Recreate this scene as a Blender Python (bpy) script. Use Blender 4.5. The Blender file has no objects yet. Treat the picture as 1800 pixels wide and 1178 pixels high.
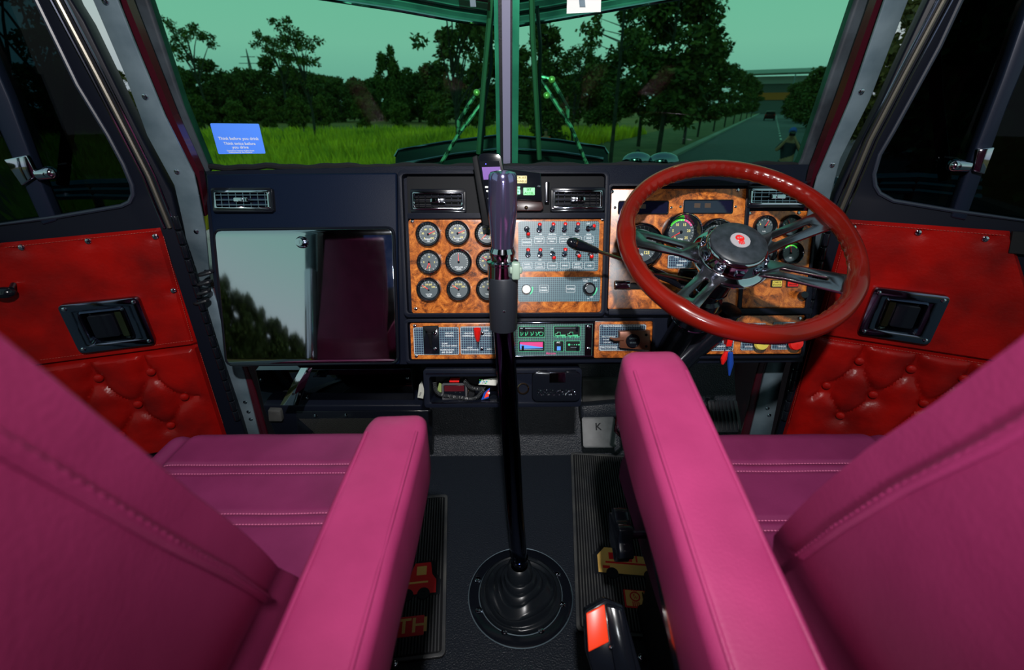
import bpy, bmesh, math, random
from math import sin, cos, pi, radians
from mathutils import Vector, Matrix, noise
from mathutils.geometry import tessellate_polygon
random.seed(7)
SC = bpy.context.scene
COL = SC.collection

# ------------------------------------------------------------------ camera
CAM = Vector((0, 0, 1.08)); FPX = 800.0; PITCH = math.atan(402/800.0); YAW = radians(0.64)
cd = bpy.data.cameras.new('camera'); cam = bpy.data.objects.new('camera', cd); COL.objects.link(cam)
cd.sensor_width = 36; cd.lens = 16; cd.clip_start = 0.02; cd.clip_end = 1500
cam.location = CAM; cam.rotation_euler = (pi/2 - PITCH, 0, -YAW)
cd.dof.use_dof = True; cd.dof.focus_distance = 1.05; cd.dof.aperture_fstop = 4.5
SC.camera = cam
# ------------------------------------------------------------------ sky
w = bpy.data.worlds.new('dusk_sky'); SC.world = w; w.use_nodes = True
nt = w.node_tree; nt.nodes.clear()
wo = nt.nodes.new('ShaderNodeOutputWorld'); bg = nt.nodes.new('ShaderNodeBackground')
tc = nt.nodes.new('ShaderNodeTexCoord'); sp = nt.nodes.new('ShaderNodeSeparateXYZ'); rp = nt.nodes.new('ShaderNodeValToRGB')
nt.links.new(tc.outputs['Generated'], sp.inputs[0]); nt.links.new(sp.outputs['Z'], rp.inputs[0])
e = rp.color_ramp.elements
e[0].position = 0.0; e[0].color = (.31, .36, .42, 1)
e[1].position = 0.30; e[1].color = (.30, .52, .45, 1)
x = rp.color_ramp.elements.new(.10); x.color = (.42, .50, .50, 1)
x = rp.color_ramp.elements.new(1.0); x.color = (.16, .24, .30, 1)
nt.links.new(rp.outputs[0], bg.inputs[0]); bg.inputs[1].default_value = 1.0
nt.links.new(bg.outputs[0], wo.inputs[0])
# ------------------------------------------------------------------ photographer's flash held high behind the seats
ld = bpy.data.lights.new('camera_flash', 'SPOT'); ld.spot_size = radians(122); ld.spot_blend = 1.0; ld.shadow_soft_size = .022; ld.energy = 125; ld.color = (1.0, .97, .96)
lo = bpy.data.objects.new('camera_flash', ld); COL.objects.link(lo); lo.location = (.0, -.18, 1.62)
lo.rotation_euler = (Vector((.0, 1.10, .92)) - Vector(lo.location)).to_track_quat('-Z', 'Y').to_euler()
l2 = bpy.data.lights.new('added_glare_light', 'SPOT'); l2.spot_size = radians(84); l2.spot_blend = .8; l2.shadow_soft_size = .03; l2.energy = 11; l2.color = (.92, .96, 1.0)  # weak second light, added low by the camera for glare on the dash
o2 = bpy.data.objects.new('added_glare_light', l2); COL.objects.link(o2); o2.location = (.05, -.12, 1.04)
o2.rotation_euler = (Vector((.03, 1.0, .72)) - Vector(o2.location)).to_track_quat('-Z', 'Y').to_euler()
SC.view_settings.view_transform = 'Standard'; SC.view_settings.look = 'None'
SC.view_settings.exposure = 0.0; SC.view_settings.gamma = 1.0; SC.view_settings.use_curve_mapping = False

# ------------------------------------------------------------------ photograph geometry
def ray(px, py):
    a = (px-900)/FPX; d = (py-589)/FPX
    y = cos(PITCH) - d*sin(PITCH); z = -sin(PITCH) - d*cos(PITCH)
    return Vector((a*cos(YAW)+y*sin(YAW), -a*sin(YAW)+y*cos(YAW), z))
def on_plane(px, py, p, n):
    r = ray(px, py); return CAM + r*((Vector(p)-CAM).dot(n)/r.dot(n))
def onZ(px, py, z): return on_plane(px, py, (0, 0, z), Vector((0, 0, 1)))
def onY(px, py, y): return on_plane(px, py, (0, y, 0), Vector((0, 1, 0)))
def onX(px, py, x): return on_plane(px, py, (x, 0, 0), Vector((1, 0, 0)))

class Frame:
    """a surface the parts lie on: u to the right, v up, n towards the cab"""
    def __init__(s, o, u, v):
        s.o = Vector(o); s.u = Vector(u).normalized(); v = Vector(v)
        s.n = s.u.cross(v).normalized(); s.v = s.n.cross(s.u).normalized()
        s.m = Matrix(((s.u.x, s.v.x, s.n.x, s.o.x), (s.u.y, s.v.y, s.n.y, s.o.y), (s.u.z, s.v.z, s.n.z, s.o.z), (0, 0, 0, 1)))
    def p(s, px, py, w=0.0):
        q = on_plane(px, py, s.o + s.n*w, s.n) - s.o
        return (q.dot(s.u), q.dot(s.v))
    def P(s, px, py, w=0.0):
        a, b = s.p(px, py, w); return Vector((a, b, w))
    def loop(s, pts, w=0.0): return [s.p(x, y, w) for x, y in pts]
    def rect(s, x0, y0, x1, y1, w=0.0):
        a = s.p(x0, y0, w); b = s.p(x1, y0, w); c = s.p(x1, y1, w); d = s.p(x0, y1, w)
        return ((a[0]+d[0])/2, (c[1]+d[1])/2, (b[0]+c[0])/2, (a[1]+b[1])/2)

# ------------------------------------------------------------------ materials
def new_mat(name):
    m = bpy.data.materials.new(name); m.use_nodes = True
    t = m.node_tree; return m, t, t.nodes['Principled BSDF']
def mat(name, c, rough=.5, metal=0., c2=None, nscale=8., ndetail=4., bump=0., bscale=60., coat=0., spec=.5, ramp=(.35, .65), rvar=0., stretch=None):
    m, t, b = new_mat(name)
    b.inputs['Base Color'].default_value = (*c, 1); b.inputs['Roughness'].default_value = rough
    b.inputs['Metallic'].default_value = metal; b.inputs['Coat Weight'].default_value = coat
    b.inputs['Coat Roughness'].default_value = .08; b.inputs['Specular IOR Level'].default_value = spec
    co = t.nodes.new('ShaderNodeTexCoord'); src = co.outputs['Object']
    if stretch:
        mp = t.nodes.new('ShaderNodeMapping'); mp.inputs['Scale'].default_value = stretch
        t.links.new(src, mp.inputs[0]); src = mp.outputs[0]
    if c2 or rvar:
        n = t.nodes.new('ShaderNodeTexNoise'); n.inputs['Scale'].default_value = nscale; n.inputs['Detail'].default_value = ndetail
        t.links.new(src, n.inputs['Vector'])
        if c2:
            r = t.nodes.new('ShaderNodeValToRGB'); r.color_ramp.elements[0].position = ramp[0]; r.color_ramp.elements[1].position = ramp[1]
            r.color_ramp.elements[0].color = (*c, 1); r.color_ramp.elements[1].color = (*c2, 1)
            t.links.new(n.outputs['Fac'], r.inputs[0]); t.links.new(r.outputs[0], b.inputs['Base Color'])
        if rvar:
            mr = t.nodes.new('ShaderNodeMapRange'); mr.inputs['To Min'].default_value = max(.02, rough-rvar); mr.inputs['To Max'].default_value = rough+rvar
            t.links.new(n.outputs['Fac'], mr.inputs[0]); t.links.new(mr.outputs[0], b.inputs['Roughness'])
    if bump:
        n2 = t.nodes.new('ShaderNodeTexNoise'); n2.inputs['Scale'].default_value = bscale; n2.inputs['Detail'].default_value = 3
        t.links.new(co.outputs['Object'], n2.inputs['Vector'])
        bp = t.nodes.new('ShaderNodeBump'); bp.inputs['Strength'].default_value = bump; bp.inputs['Distance'].default_value = .002
        t.links.new(n2.outputs['Fac'], bp.inputs['Height']); t.links.new(bp.outputs[0], b.inputs['Normal'])
    return m
def burl(name, a, bcol, c, scale=28.):
    m, t, b = new_mat(name); b.inputs['Roughness'].default_value = .3; b.inputs['Coat Weight'].default_value = .35; b.inputs['Coat Roughness'].default_value = .22
    co = t.nodes.new('ShaderNodeTexCoord'); n1 = t.nodes.new('ShaderNodeTexNoise'); n1.inputs['Scale'].default_value = scale
    n1.inputs['Detail'].default_value = 6; n1.inputs['Distortion'].default_value = 2.6; n1.inputs['Roughness'].default_value = .62
    t.links.new(co.outputs['Object'], n1.inputs['Vector'])
    n2 = t.nodes.new('ShaderNodeTexNoise'); n2.inputs['Scale'].default_value = scale*9; n2.inputs['Detail'].default_value = 3; n2.inputs['Distortion'].default_value = 3.5
    t.links.new(co.outputs['Object'], n2.inputs['Vector'])
    r = t.nodes.new('ShaderNodeValToRGB'); el = r.color_ramp.elements
    el[0].position = .36; el[0].color = (*c, 1); el[1].position = .66; el[1].color = (*a, 1); q = el.new(.5); q.color = (*bcol, 1)
    mx = t.nodes.new('ShaderNodeMath'); mx.operation = 'MULTIPLY_ADD'; mx.inputs[1].default_value = .35
    t.links.new(n2.outputs['Fac'], mx.inputs[0])
    m3 = t.nodes.new('ShaderNodeMath'); m3.operation = 'MULTIPLY_ADD'; m3.inputs[1].default_value = .75; m3.inputs[2].default_value = -.05
    t.links.new(n1.outputs['Fac'], m3.inputs[0]); t.links.new(m3.outputs[0], mx.inputs[2])
    t.links.new(mx.outputs[0], r.inputs[0]); t.links.new(r.outputs[0], b.inputs['Base Color'])
    return m
def grid_mat(name, base, line, pitch, lw=.13, rough=.35):
    m, t, b = new_mat(name); b.inputs['Roughness'].default_value = rough
    co = t.nodes.new('ShaderNodeTexCoord'); s = t.nodes.new('ShaderNodeSeparateXYZ'); t.links.new(co.outputs['Object'], s.inputs[0])
    outs = []
    for ax in 'XY':
        d = t.nodes.new('ShaderNodeMath'); d.operation = 'DIVIDE'; d.inputs[1].default_value = pitch; t.links.new(s.outputs[ax], d.inputs[0])
        f = t.nodes.new('ShaderNodeMath'); f.operation = 'FRACT'; t.links.new(d.outputs[0], f.inputs[0])
        l = t.nodes.new('ShaderNodeMath'); l.operation = 'LESS_THAN'; l.inputs[1].default_value = lw; t.links.new(f.outputs[0], l.inputs[0]); outs.append(l)
    mx = t.nodes.new('ShaderNodeMath'); mx.operation = 'MAXIMUM'; t.links.new(outs[0].outputs[0], mx.inputs[0]); t.links.new(outs[1].outputs[0], mx.inputs[1])
    c = t.nodes.new('ShaderNodeMix'); c.data_type = 'RGBA'; c.inputs[6].default_value = (*base, 1); c.inputs[7].default_value = (*line, 1)
    t.links.new(mx.outputs[0], c.inputs[0]); t.links.new(c.outputs[2], b.inputs['Base Color'])
    return m
def glass(name, tint, refl=.035):
    m = bpy.data.materials.new(name); m.use_nodes = True; t = m.node_tree; t.nodes.clear()
    o = t.nodes.new('ShaderNodeOutputMaterial'); mx = t.nodes.new('ShaderNodeMixShader'); mx.inputs[0].default_value = refl
    a = t.nodes.new('ShaderNodeBsdfTransparent'); a.inputs[0].default_value = (*tint, 1)
    g = t.nodes.new('ShaderNodeBsdfGlossy'); g.inputs['Roughness'].default_value = .01; g.inputs[0].default_value = (1, 1, 1, 1)
    t.links.new(a.outputs[0], mx.inputs[1]); t.links.new(g.outputs[0], mx.inputs[2]); t.links.new(mx.outputs[0], o.inputs[0])
    return m
def emit(name, c, s):
    m, t, b = new_mat(name); b.inputs['Base Color'].default_value = (*c, 1)
    b.inputs['Emission Color'].default_value = (*c, 1); b.inputs['Emission Strength'].default_value = s; return m

M = {
 'vinyl': mat('black_vinyl', (.0045, .006, .012), .40, spec=.10, bump=.25, bscale=700, rvar=.06, nscale=9),
 'vinyl_blue': mat('blue_black_vinyl', (.003, .006, .016), .45, spec=.05, bump=.12, bscale=600),
 'gloss_black': mat('gloss_black_plastic', (.004, .005, .008), .14, spec=.4),
 'matt_black': mat('matt_black', (.004, .0045, .006), .7, spec=.2),
 'rubber': mat('black_rubber', (.007, .008, .011), .42, spec=.3, bump=.2, bscale=200),
 'floor': mat('black_floor_vinyl', (.011, .014, .020), .34, spec=.28, bump=1.0, bscale=260, rvar=.08, nscale=6),
 'mat_rubber': mat('ribbed_mat_rubber', (.035, .037, .040), .42, c2=(.075, .075, .070), nscale=14, ramp=(.45, .8)),
 'chrome': mat('chrome', (.55, .58, .66), .07, 1.),
 'chrome_dark': mat('dark_chrome', (.20, .22, .30), .10, 1.),
 'chrome_worn': mat('worn_chrome', (.38, .38, .40), .20, 1., c2=(.13, .10, .08), nscale=16, ndetail=8, ramp=(.5, .72), rvar=.12),
 'mirror': mat('polished_stainless_sheet', (.52, .55, .60), .045, 1., rvar=.03, nscale=30),
 'steel': mat('brushed_aluminium', (.17, .23, .27), .36, .45, c2=(.07, .11, .14), nscale=11, ndetail=9, ramp=(.35, .7), rvar=.1),
 'gunmetal': mat('gear_lever_polished_tube', (.045, .06, .11), .10, 1.),  # bluish tone stands in for blue reflections on the tube
 'burl': burl('walnut_burl_laminate', (.66, .22, .035), (.34, .085, .012), (.05, .012, .004), 22.),
 'rim_wood': mat('red_mahogany_rim', (.135, .004, .002), .24, spec=.2, c2=(.08, .004, .002), nscale=9, ndetail=8, coat=.35, stretch=(1, 1, 1), ramp=(.35, .7)),
 'red_leather': mat('red_leather', (.24, .003, .002), .34, c2=(.085, .002, .002), nscale=9, ndetail=7, spec=.22, bump=.25, bscale=160, ramp=(.38, .72), rvar=.08),
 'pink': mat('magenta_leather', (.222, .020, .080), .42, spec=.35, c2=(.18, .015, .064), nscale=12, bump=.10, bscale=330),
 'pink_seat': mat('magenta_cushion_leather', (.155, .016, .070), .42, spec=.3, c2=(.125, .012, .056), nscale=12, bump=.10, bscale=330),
 'pink_thread': mat('pink_thread', (.42, .09, .20), .6),
 'red_thread': mat('red_thread', (.30, .03, .02), .6),
 'burgundy': mat('burgundy_paint', (.030, .002, .006), .25, coat=.4),
 'white': mat('white_print', (.62, .66, .68), .5),
 'white_plastic': mat('white_plastic', (.62, .64, .62), .35),
 'yellow': mat('yellow_print', (.70, .62, .20), .5),
 'yellow_btn': mat('yellow_label', (.62, .50, .08), .4),
 'green_btn': mat('green_label', (.03, .70, .13), .4),
 'green_btn2': mat('mint_label', (.06, .60, .28), .4),
 'green_print': mat('green_print', (.06, .60, .12), .5),
 'magenta_print': mat('magenta_print', (.60, .03, .20), .5),
 'red_plastic': mat('red_plastic', (.62, .010, .008), .3),
 'orange_red': mat('orange_red_press_button', (.85, .045, .010), .35),
 'blue_plastic': mat('blue_plastic', (.01, .05, .30), .3),
 'blue_print': mat('blue_print', (.06, .25, .75), .5),
 'sticker': mat('blue_sticker', (.07, .24, .90), .5),
 'dial': mat('dial_face', (.045, .065, .075), .4),
 'needle': mat('red_needle', (.75, .03, .03), .4),
 'plate': grid_mat('slate_switch_plate', (.030, .055, .075), (.13, .24, .27), .0046, .2, .3),
 'plate_dark': grid_mat('dark_grid_plate', (.010, .017, .045), (.13, .22, .27), .0056, .2, .35),
 'plate_green': grid_mat('dark_green_grid_plate', (.012, .022, .04), (.08, .22, .17), .0042, .22, .35),
 'display': mat('dark_display', (.006, .007, .022), .08, coat=.5),
 'gold': mat('gold_print', (.62, .38, .10), .4),
 'mat_red': mat('mat_emblem_red', (.55, .008, .012), .45),
 'brown': mat('brown_anodised_metal', (.14, .05, .028), .35, .4),
 'tan_rod': mat('bronze_rod', (.32, .20, .12), .25, 1.),
 'white_knob': mat('white_knob', (.75, .76, .74), .3),
 'grey_emblem': mat('grey_emblem_disc', (.30, .28, .30), .35),
 'paper': mat('paper', (.55, .56, .50), .7),
 'grey_mat': mat('grey_insulation', (.055, .057, .055), .8, c2=(.03, .03, .03), nscale=20),
 'lining': mat('burgundy_cab_lining', (.030, .004, .010), .6),
 'grey_lining': mat('dark_roof_lining', (.012, .015, .022), .6),
 'screen': emit('purple_screen', (.10, .03, .22), .5),
 'blue_led': emit('blue_led', (.1, .1, 1.), 2.),
 'green_led': emit('green_dial_light', (.08, .8, .05), .5),
 'windshield': glass('green_tinted_windscreen', (.38, .95, .64), .013),
 'side_glass': glass('dark_tinted_side_glass', (.10, .19, .21), .012),
 'bark': mat('bark', (.05, .045, .035), .9, c2=(.02, .018, .014), nscale=6),
 'leaf': mat('dark_green_leaves', (.14, .15, .022), .8, c2=(.035, .055, .010), nscale=3),
 'leaf_b': mat('olive_green_leaves', (.18, .18, .022), .8, c2=(.06, .08, .010), nscale=1.5),
 'grass': mat('green_grass', (.90, .72, .020), .8, c2=(.26, .28, .012), nscale=.35, ndetail=5),
 'ground': mat('dry_field', (.20, .14, .025), .95, c2=(.34, .17, .045), nscale=.12, ndetail=6),
 'asphalt': mat('asphalt', (.10, .10, .12), .9, c2=(.075, .075, .09), nscale=3, ndetail=8),
 'kerb': mat('concrete_kerb', (.30, .30, .26), .9),
 'verge': mat('dry_verge', (.15, .12, .045), .95, c2=(.08, .08, .02), nscale=.8, ndetail=6),
 'paint_line': mat('road_paint', (.7, .7, .68), .8),
 'skin': mat('skin', (.35, .15, .09), .6),
 'hood': mat('dark_hood_paint', (.008, .010, .018), .5, spec=.2),
 'shed_roof': mat('pale_shed_roof', (.45, .50, .52), .6), 'shed_wall': mat('grey_shed_wall', (.12, .13, .14), .7), 'shed_orange': mat('orange_shed_band', (.60, .16, .02), .6),
 'car_paint': mat('dark_red_car_paint', (.045, .01, .012), .3), 'car_glass': mat('dark_car_glass', (.01, .012, .015), .1),
 'orange_shirt': mat('orange_shirt', (.75, .10, .015), .8), 'dark_shirt': mat('dark_navy_clothing', (.012, .014, .028), .8),
 'blue_cap': mat('blue_cap', (.03, .08, .40), .7), 'hair': mat('dark_hair', (.02, .012, .008), .7),
}

# ------------------------------------------------------------------ mesh building
class MB:
    def __init__(s): s.v = []; s.f = []; s.mi = []; s.sm = []
    def add(s, vs, fs, m=0, T=None, smooth=False):
        o = len(s.v)
        s.v += [tuple(T @ Vector(v)) if T else tuple(v) for v in vs]
        s.f += [tuple(i+o for i in f) for f in fs]; s.mi += [m]*len(fs); s.sm += [smooth]*len(fs); return s
    def box(s, a, b, m=0, T=None):
        x0, y0, z0 = [min(p, q) for p, q in zip(a, b)]; x1, y1, z1 = [max(p, q) for p, q in zip(a, b)]
        return s.add([(x0,y0,z0),(x1,y0,z0),(x1,y1,z0),(x0,y1,z0),(x0,y0,z1),(x1,y0,z1),(x1,y1,z1),(x0,y1,z1)],
                     [(0,3,2,1),(4,5,6,7),(0,1,5,4),(1,2,6,5),(2,3,7,6),(3,0,4,7)], m, T)
    def prism(s, outer, w0, w1, holes=(), m=0, T=None):
        loops = [list(outer)] + [list(h) for h in holes]
        tri = tessellate_polygon([[Vector((p[0], p[1], 0)) for p in l] for l in loops])
        flat = [p for l in loops for p in l]; n = len(flat)
        vs = [(p[0], p[1], w0) for p in flat] + [(p[0], p[1], w1) for p in flat]; fs = []
        for t in tri:
            a, b, c = [flat[i] for i in t]
            ar = (b[0]-a[0])*(c[1]-a[1])-(b[1]-a[1])*(c[0]-a[0])
            if abs(ar) < 1e-14: continue
            if ar < 0: t = (t[0], t[2], t[1])
            fs.append(tuple(i+n for i in t)); fs.append((t[2], t[1], t[0]))
        k = 0
        for li, l in enumerate(loops):
            L = len(l); ar = sum(l[i][0]*l[(i+1)%L][1]-l[(i+1)%L][0]*l[i][1] for i in range(L))
            ccw = (ar > 0) == (li == 0)
            for i in range(L):
                a = k+i; b = k+(i+1)%L
                fs.append((a, b, b+n, a+n) if ccw else (b, a, a+n, b+n))
            k += L
        return s.add(vs, fs, m, T)
    def lathe(s, prof, m=0, T=None, seg=28, smooth=True, a0=0, a1=2*pi):
        full = abs(a1-a0-2*pi) < 1e-6; vs = []; fs = []; cnt = seg if full else seg+1
        for j in range(cnt):
            a = a0+(a1-a0)*j/seg
            for r, z in prof: vs.append((r*cos(a), r*sin(a), z))
        L = len(prof)
        for j in range(seg):
            k = (j+1) % cnt
            for i in range(L-1): fs.append((j*L+i, k*L+i, k*L+i+1, j*L+i+1))
        return s.add(vs, fs, m, T, smooth)
    def disc(s, r, z, m=0, T=None, seg=28, c=(0, 0)):
        return s.add([(c[0]+r*cos(2*pi*i/seg), c[1]+r*sin(2*pi*i/seg), z) for i in range(seg)], [tuple(range(seg))], m, T)
    def tube(s, path, r, m=0, T=None, seg=10, cap=True, closed=False):
        pts = [Vector(p) for p in path]; n = len(pts); rs = r if isinstance(r, (list, tuple)) else [r]*n
        vs = []; fs = []; prev = None
        for i, p in enumerate(pts):
            if closed: t = pts[(i+1) % n]-pts[i-1]
            else: t = pts[min(i+1, n-1)]-pts[max(i-1, 0)]
            t = t.normalized() if t.length > 1e-9 else Vector((0, 0, 1))
            if prev is None:
                up = Vector((0, 0, 1)) if abs(t.z) < .9 else Vector((1, 0, 0)); a = t.cross(up).normalized()
            else:
                a = prev - t*prev.dot(t); a = a.normalized() if a.length > 1e-6 else t.orthogonal().normalized()
            prev = a; b = t.cross(a)
            for k in range(seg):
                q = 2*pi*k/seg; vs.append(p + (a*cos(q)+b*sin(q))*rs[i])
        for i in range(n if closed else n-1):
            j = (i+1) % n
            for k in range(seg):
                l = (k+1) % seg; fs.append((i*seg+k, i*seg+l, j*seg+l, j*seg+k))
        if cap and not closed: fs.append(tuple(range(seg-1, -1, -1))); fs.append(tuple((n-1)*seg+k for k in range(seg)))
        return s.add(vs, fs, m, T, True)
    def grid(s, nu, nv, fn, m=0, T=None, smooth=True):
        vs = [fn(i/nu, j/nv) for j in range(nv+1) for i in range(nu+1)]
        fs = [(j*(nu+1)+i, j*(nu+1)+i+1, (j+1)*(nu+1)+i+1, (j+1)*(nu+1)+i) for j in range(nv) for i in range(nu)]
        return s.add(vs, fs, m, T, smooth)
    def ball(s, c, r, m=0, seg=12, T=None, sc=(1, 1, 1)):
        prof = [(r*sin(pi*i/8), -r*cos(pi*i/8)) for i in range(9)]; prof[0] = (1e-5, -r); prof[-1] = (1e-5, r)
        X = Matrix.Translation(c) @ Matrix.Diagonal((*sc, 1)); return s.lathe(prof, m, (T @ X) if T else X, seg)
    def text(s, st, size, c, w, m=0, T=None, rot=0., sx=1., mirror=False):
        vs, fs, (cx, cy) = glyphs(st); k = size
        R = Matrix.Translation((c[0], c[1], w)) @ Matrix.Rotation(rot, 4, 'Z') @ Matrix.Diagonal((k*sx, k, 1, 1)) @ Matrix.Translation((-cx, -cy, 0))
        return s.add(vs, fs, m, (T @ R) if T else R)
_gc = {}
def glyphs(st):
    if st in _gc: return _gc[st]
    c = bpy.data.curves.new('t', 'FONT'); c.body = st; c.align_x = 'CENTER'; c.align_y = 'CENTER'; c.resolution_u = 2; c.offset = .018; c.space_line = .85
    o = bpy.data.objects.new('t', c); COL.objects.link(o); bpy.context.view_layer.update()
    me = bpy.data.meshes.new_from_object(o.evaluated_get(bpy.context.evaluated_depsgraph_get()))
    vs = [tuple(v.co) for v in me.vertices]; fs = [tuple(p.vertices) for p in me.polygons]
    xs = [v[0] for v in vs] or [0]; ys = [v[1] for v in vs] or [0]
    r = (vs, fs, ((min(xs)+max(xs))/2, (min(ys)+max(ys))/2))
    bpy.data.objects.remove(o); bpy.data.meshes.remove(me); bpy.data.curves.remove(c)
    _gc[st] = r; return r

def build(name, mb, mats, parent=None, loc=None, bevel=0., bseg=2, sub=0, sharp=35, rot=None, label=None):
    me = bpy.data.meshes.new(name); me.from_pydata(mb.v, [], mb.f)
    mats = mats if isinstance(mats, (list, tuple)) else [mats]
    for m in mats: me.materials.append(M[m] if isinstance(m, str) else m)
    me.polygons.foreach_set('material_index', mb.mi); me.polygons.foreach_set('use_smooth', [True]*len(mb.f) if (bevel or sub) else mb.sm)
    me.update()
    if bevel or any(mb.sm): me.set_sharp_from_angle(angle=radians(sharp))
    o = bpy.data.objects.new(name, me); COL.objects.link(o)
    if parent: o.parent = parent
    if loc is not None: o.location = loc
    if rot is not None: o.rotation_euler = rot
    if bevel:
        b = o.modifiers.new('bevel', 'BEVEL'); b.width = bevel; b.segments = bseg; b.limit_method = 'ANGLE'; b.angle_limit = radians(30); b.harden_normals = False
        me.attributes.remove(me.attributes['sharp_edge']) if 'sharp_edge' in me.attributes else None
    if sub: q = o.modifiers.new('sub', 'SUBSURF'); q.levels = sub; q.render_levels = sub
    if label: o['label'] = label
    return o
def tag(o, label, cat, group=None):
    o['label'] = label; o['category'] = cat
    if group: o['group'] = group
    return o
def root(name, label, cat, loc=(0, 0, 0), m=None, group=None):
    o = bpy.data.objects.new(name, None); COL.objects.link(o); o.empty_display_size = .05
    if m is not None: o.matrix_world = m
    else: o.location = loc
    return tag(o, label, cat, group)
def struct(o): o['kind'] = 'structure'; return o
def dup(o, parent=None, loc=None, deep=True):
    c = o.copy(); COL.objects.link(c)
    if parent: c.parent = parent
    if loc is not None: c.location = loc
    if deep:
        for ch in list(o.children): dup(ch, c)
    return c
def rr(u0, v0, u1, v1, r, seg=5):
    r = min(r, (u1-u0)/2*.999, (v1-v0)/2*.999); out = []
    for cx, cy, a in ((u1-r, v1-r, 0), (u0+r, v1-r, 90), (u0+r, v0+r, 180), (u1-r, v0+r, 270)):
        for i in range(seg+1):
            q = radians(a+90*i/seg); out.append((cx+r*cos(q), cy+r*sin(q)))
    return out
def inset(rc, d): return (rc[0]+d, rc[1]+d, rc[2]-d, rc[3]-d)
def outline(loop, d, w):  # thin printed line around a rounded loop
    cx = sum(p[0] for p in loop)/len(loop); cy = sum(p[1] for p in loop)/len(loop); res = []
    for x, y in loop:
        q = Vector((x-cx, y-cy)); L = q.length; k = (L-d)/L; res.append((cx+q.x*k, cy+q.y*k))
    return res
def resamp(pts, step):
    out = []; pts = [Vector(p) for p in pts]
    for a, b in zip(pts[:-1], pts[1:]):
        n = max(1, int((b-a).length/step))
        for i in range(n): out.append(a.lerp(b, i/n))
    out.append(pts[-1]); return out
def stitches(mb, path, L, r, m=0, seg=5):
    P = resamp(path, L)
    for a, b in zip(P[:-1], P[1:]):
        mb.tube([a.lerp(b, .08), a.lerp(b, .5), a.lerp(b, .80)], [r*.6, r, r*.6], m, seg=seg)
# ================================================================== setting: cab shell
S0 = Vector((.735, 1.115, .93)); S1 = Vector((.685, 1.00, 1.42)); C0 = Vector((0, 1.29, .905)); C1 = Vector((0, 1.17, 1.42))
HL = Vector((-.735, 1.03, 0)); HR = Vector((.735, 1.03, 0))
aL = radians(71.8); aR = radians(65.2)
DL = Frame(HL, (sin(aL), cos(aL), 0), (0, 0, 1)); DR = Frame(HR, (sin(aR), -cos(aR), 0), (0, 0, 1))
WL = Frame((0, C0.y, C0.z), (C0 - Vector((-S0.x, S0.y, C0.z))), C1-C0)      # left windscreen, u towards the centre
WR = Frame((0, C0.y, C0.z), (Vector((S0.x, S0.y, C0.z)) - C0), C1-C0)

fl = MB(); fl.box((-.80, -.75, -.03), (.80, 1.22, 0))
fl.add([(-.80, 1.22, 0), (.80, 1.22, 0), (.80, 1.40, .30), (-.80, 1.40, .30), (-.80, 1.22, -.03), (.80, 1.22, -.03), (.80, 1.43, .30), (-.80, 1.43, .30)],
       [(0, 1, 2, 3), (7, 6, 5, 4)])
struct(build('floor', fl, 'floor'))
M['door_black'] = mat('door_frame_black', (.0035, .0045, .009), .4, spec=.10)
fw = MB(); fw.box((-.80, 1.38, .28), (.80, 1.42, .90)); struct(build('wall_front', fw, 'matt_black'))
wb = MB(); XZ = Matrix(((1, 0, 0, 0), (0, 0, 1, 0), (0, 1, 0, 0), (0, 0, 0, 1)))
wb.prism([(-.80, -.03), (.80, -.03), (.80, 1.78), (-.80, 1.78)], -.80, -.75, [rr(-.36, 1.12, .36, 1.60, .05)], T=XZ); struct(build('wall_back', wb, 'lining'))
g = MB(); g.prism(rr(-.37, 1.11, .37, 1.61, .05), -.785, -.780, T=XZ); struct(build('window_3', g, glass('blue_rear_glass', (.10, .16, .34), .03)))
for sx, nm in ((-1, 'wall_left'), (1, 'wall_right')):
    q = MB(); q.box((sx*.78, -.75, -.03), (sx*.80, .02, 1.78)); q.box((sx*.745, .02, -.03), (sx*.80, 1.03, .035)); q.box((sx*.74, -.03, 0), (sx*.78, .02, 1.76))
    struct(build(nm, q, 'burgundy'))
ce = MB(); ce.box((-.80, -.80, 1.76), (.80, 1.02, 1.79)); struct(build('ceiling', ce, 'grey_lining'))
hd = MB()
for sx in (-1, 1):
    a = Vector((sx*S1.x, S1.y, S1.z)); b = Vector((0, C1.y, C1.z))
    vs = [a, b, b+Vector((0, -.16, .35)), a+Vector((sx*.06, -.05, .35))]
    vs += [v+Vector((0, .03, 0)) for v in vs]
    hd.add(vs, [(0, 1, 2, 3), (7, 6, 5, 4), (0, 4, 5, 1), (1, 5, 6, 2), (2, 6, 7, 3), (3, 7, 4, 0)])
struct(build('trim_1', hd, 'grey_lining'))
# glass
for nm, sx in (('window_1', -1), ('window_2', 1)):
    a0 = Vector((sx*S0.x, S0.y, S0.z-.03)); a1 = Vector((sx*S1.x, S1.y, S1.z))
    g = MB(); vs = [a0, C0, C1, a1]
    g.add(vs, [(0, 1, 2, 3)] if sx < 0 else [(3, 2, 1, 0)])
    struct(build(nm, g, 'windshield'))
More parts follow.
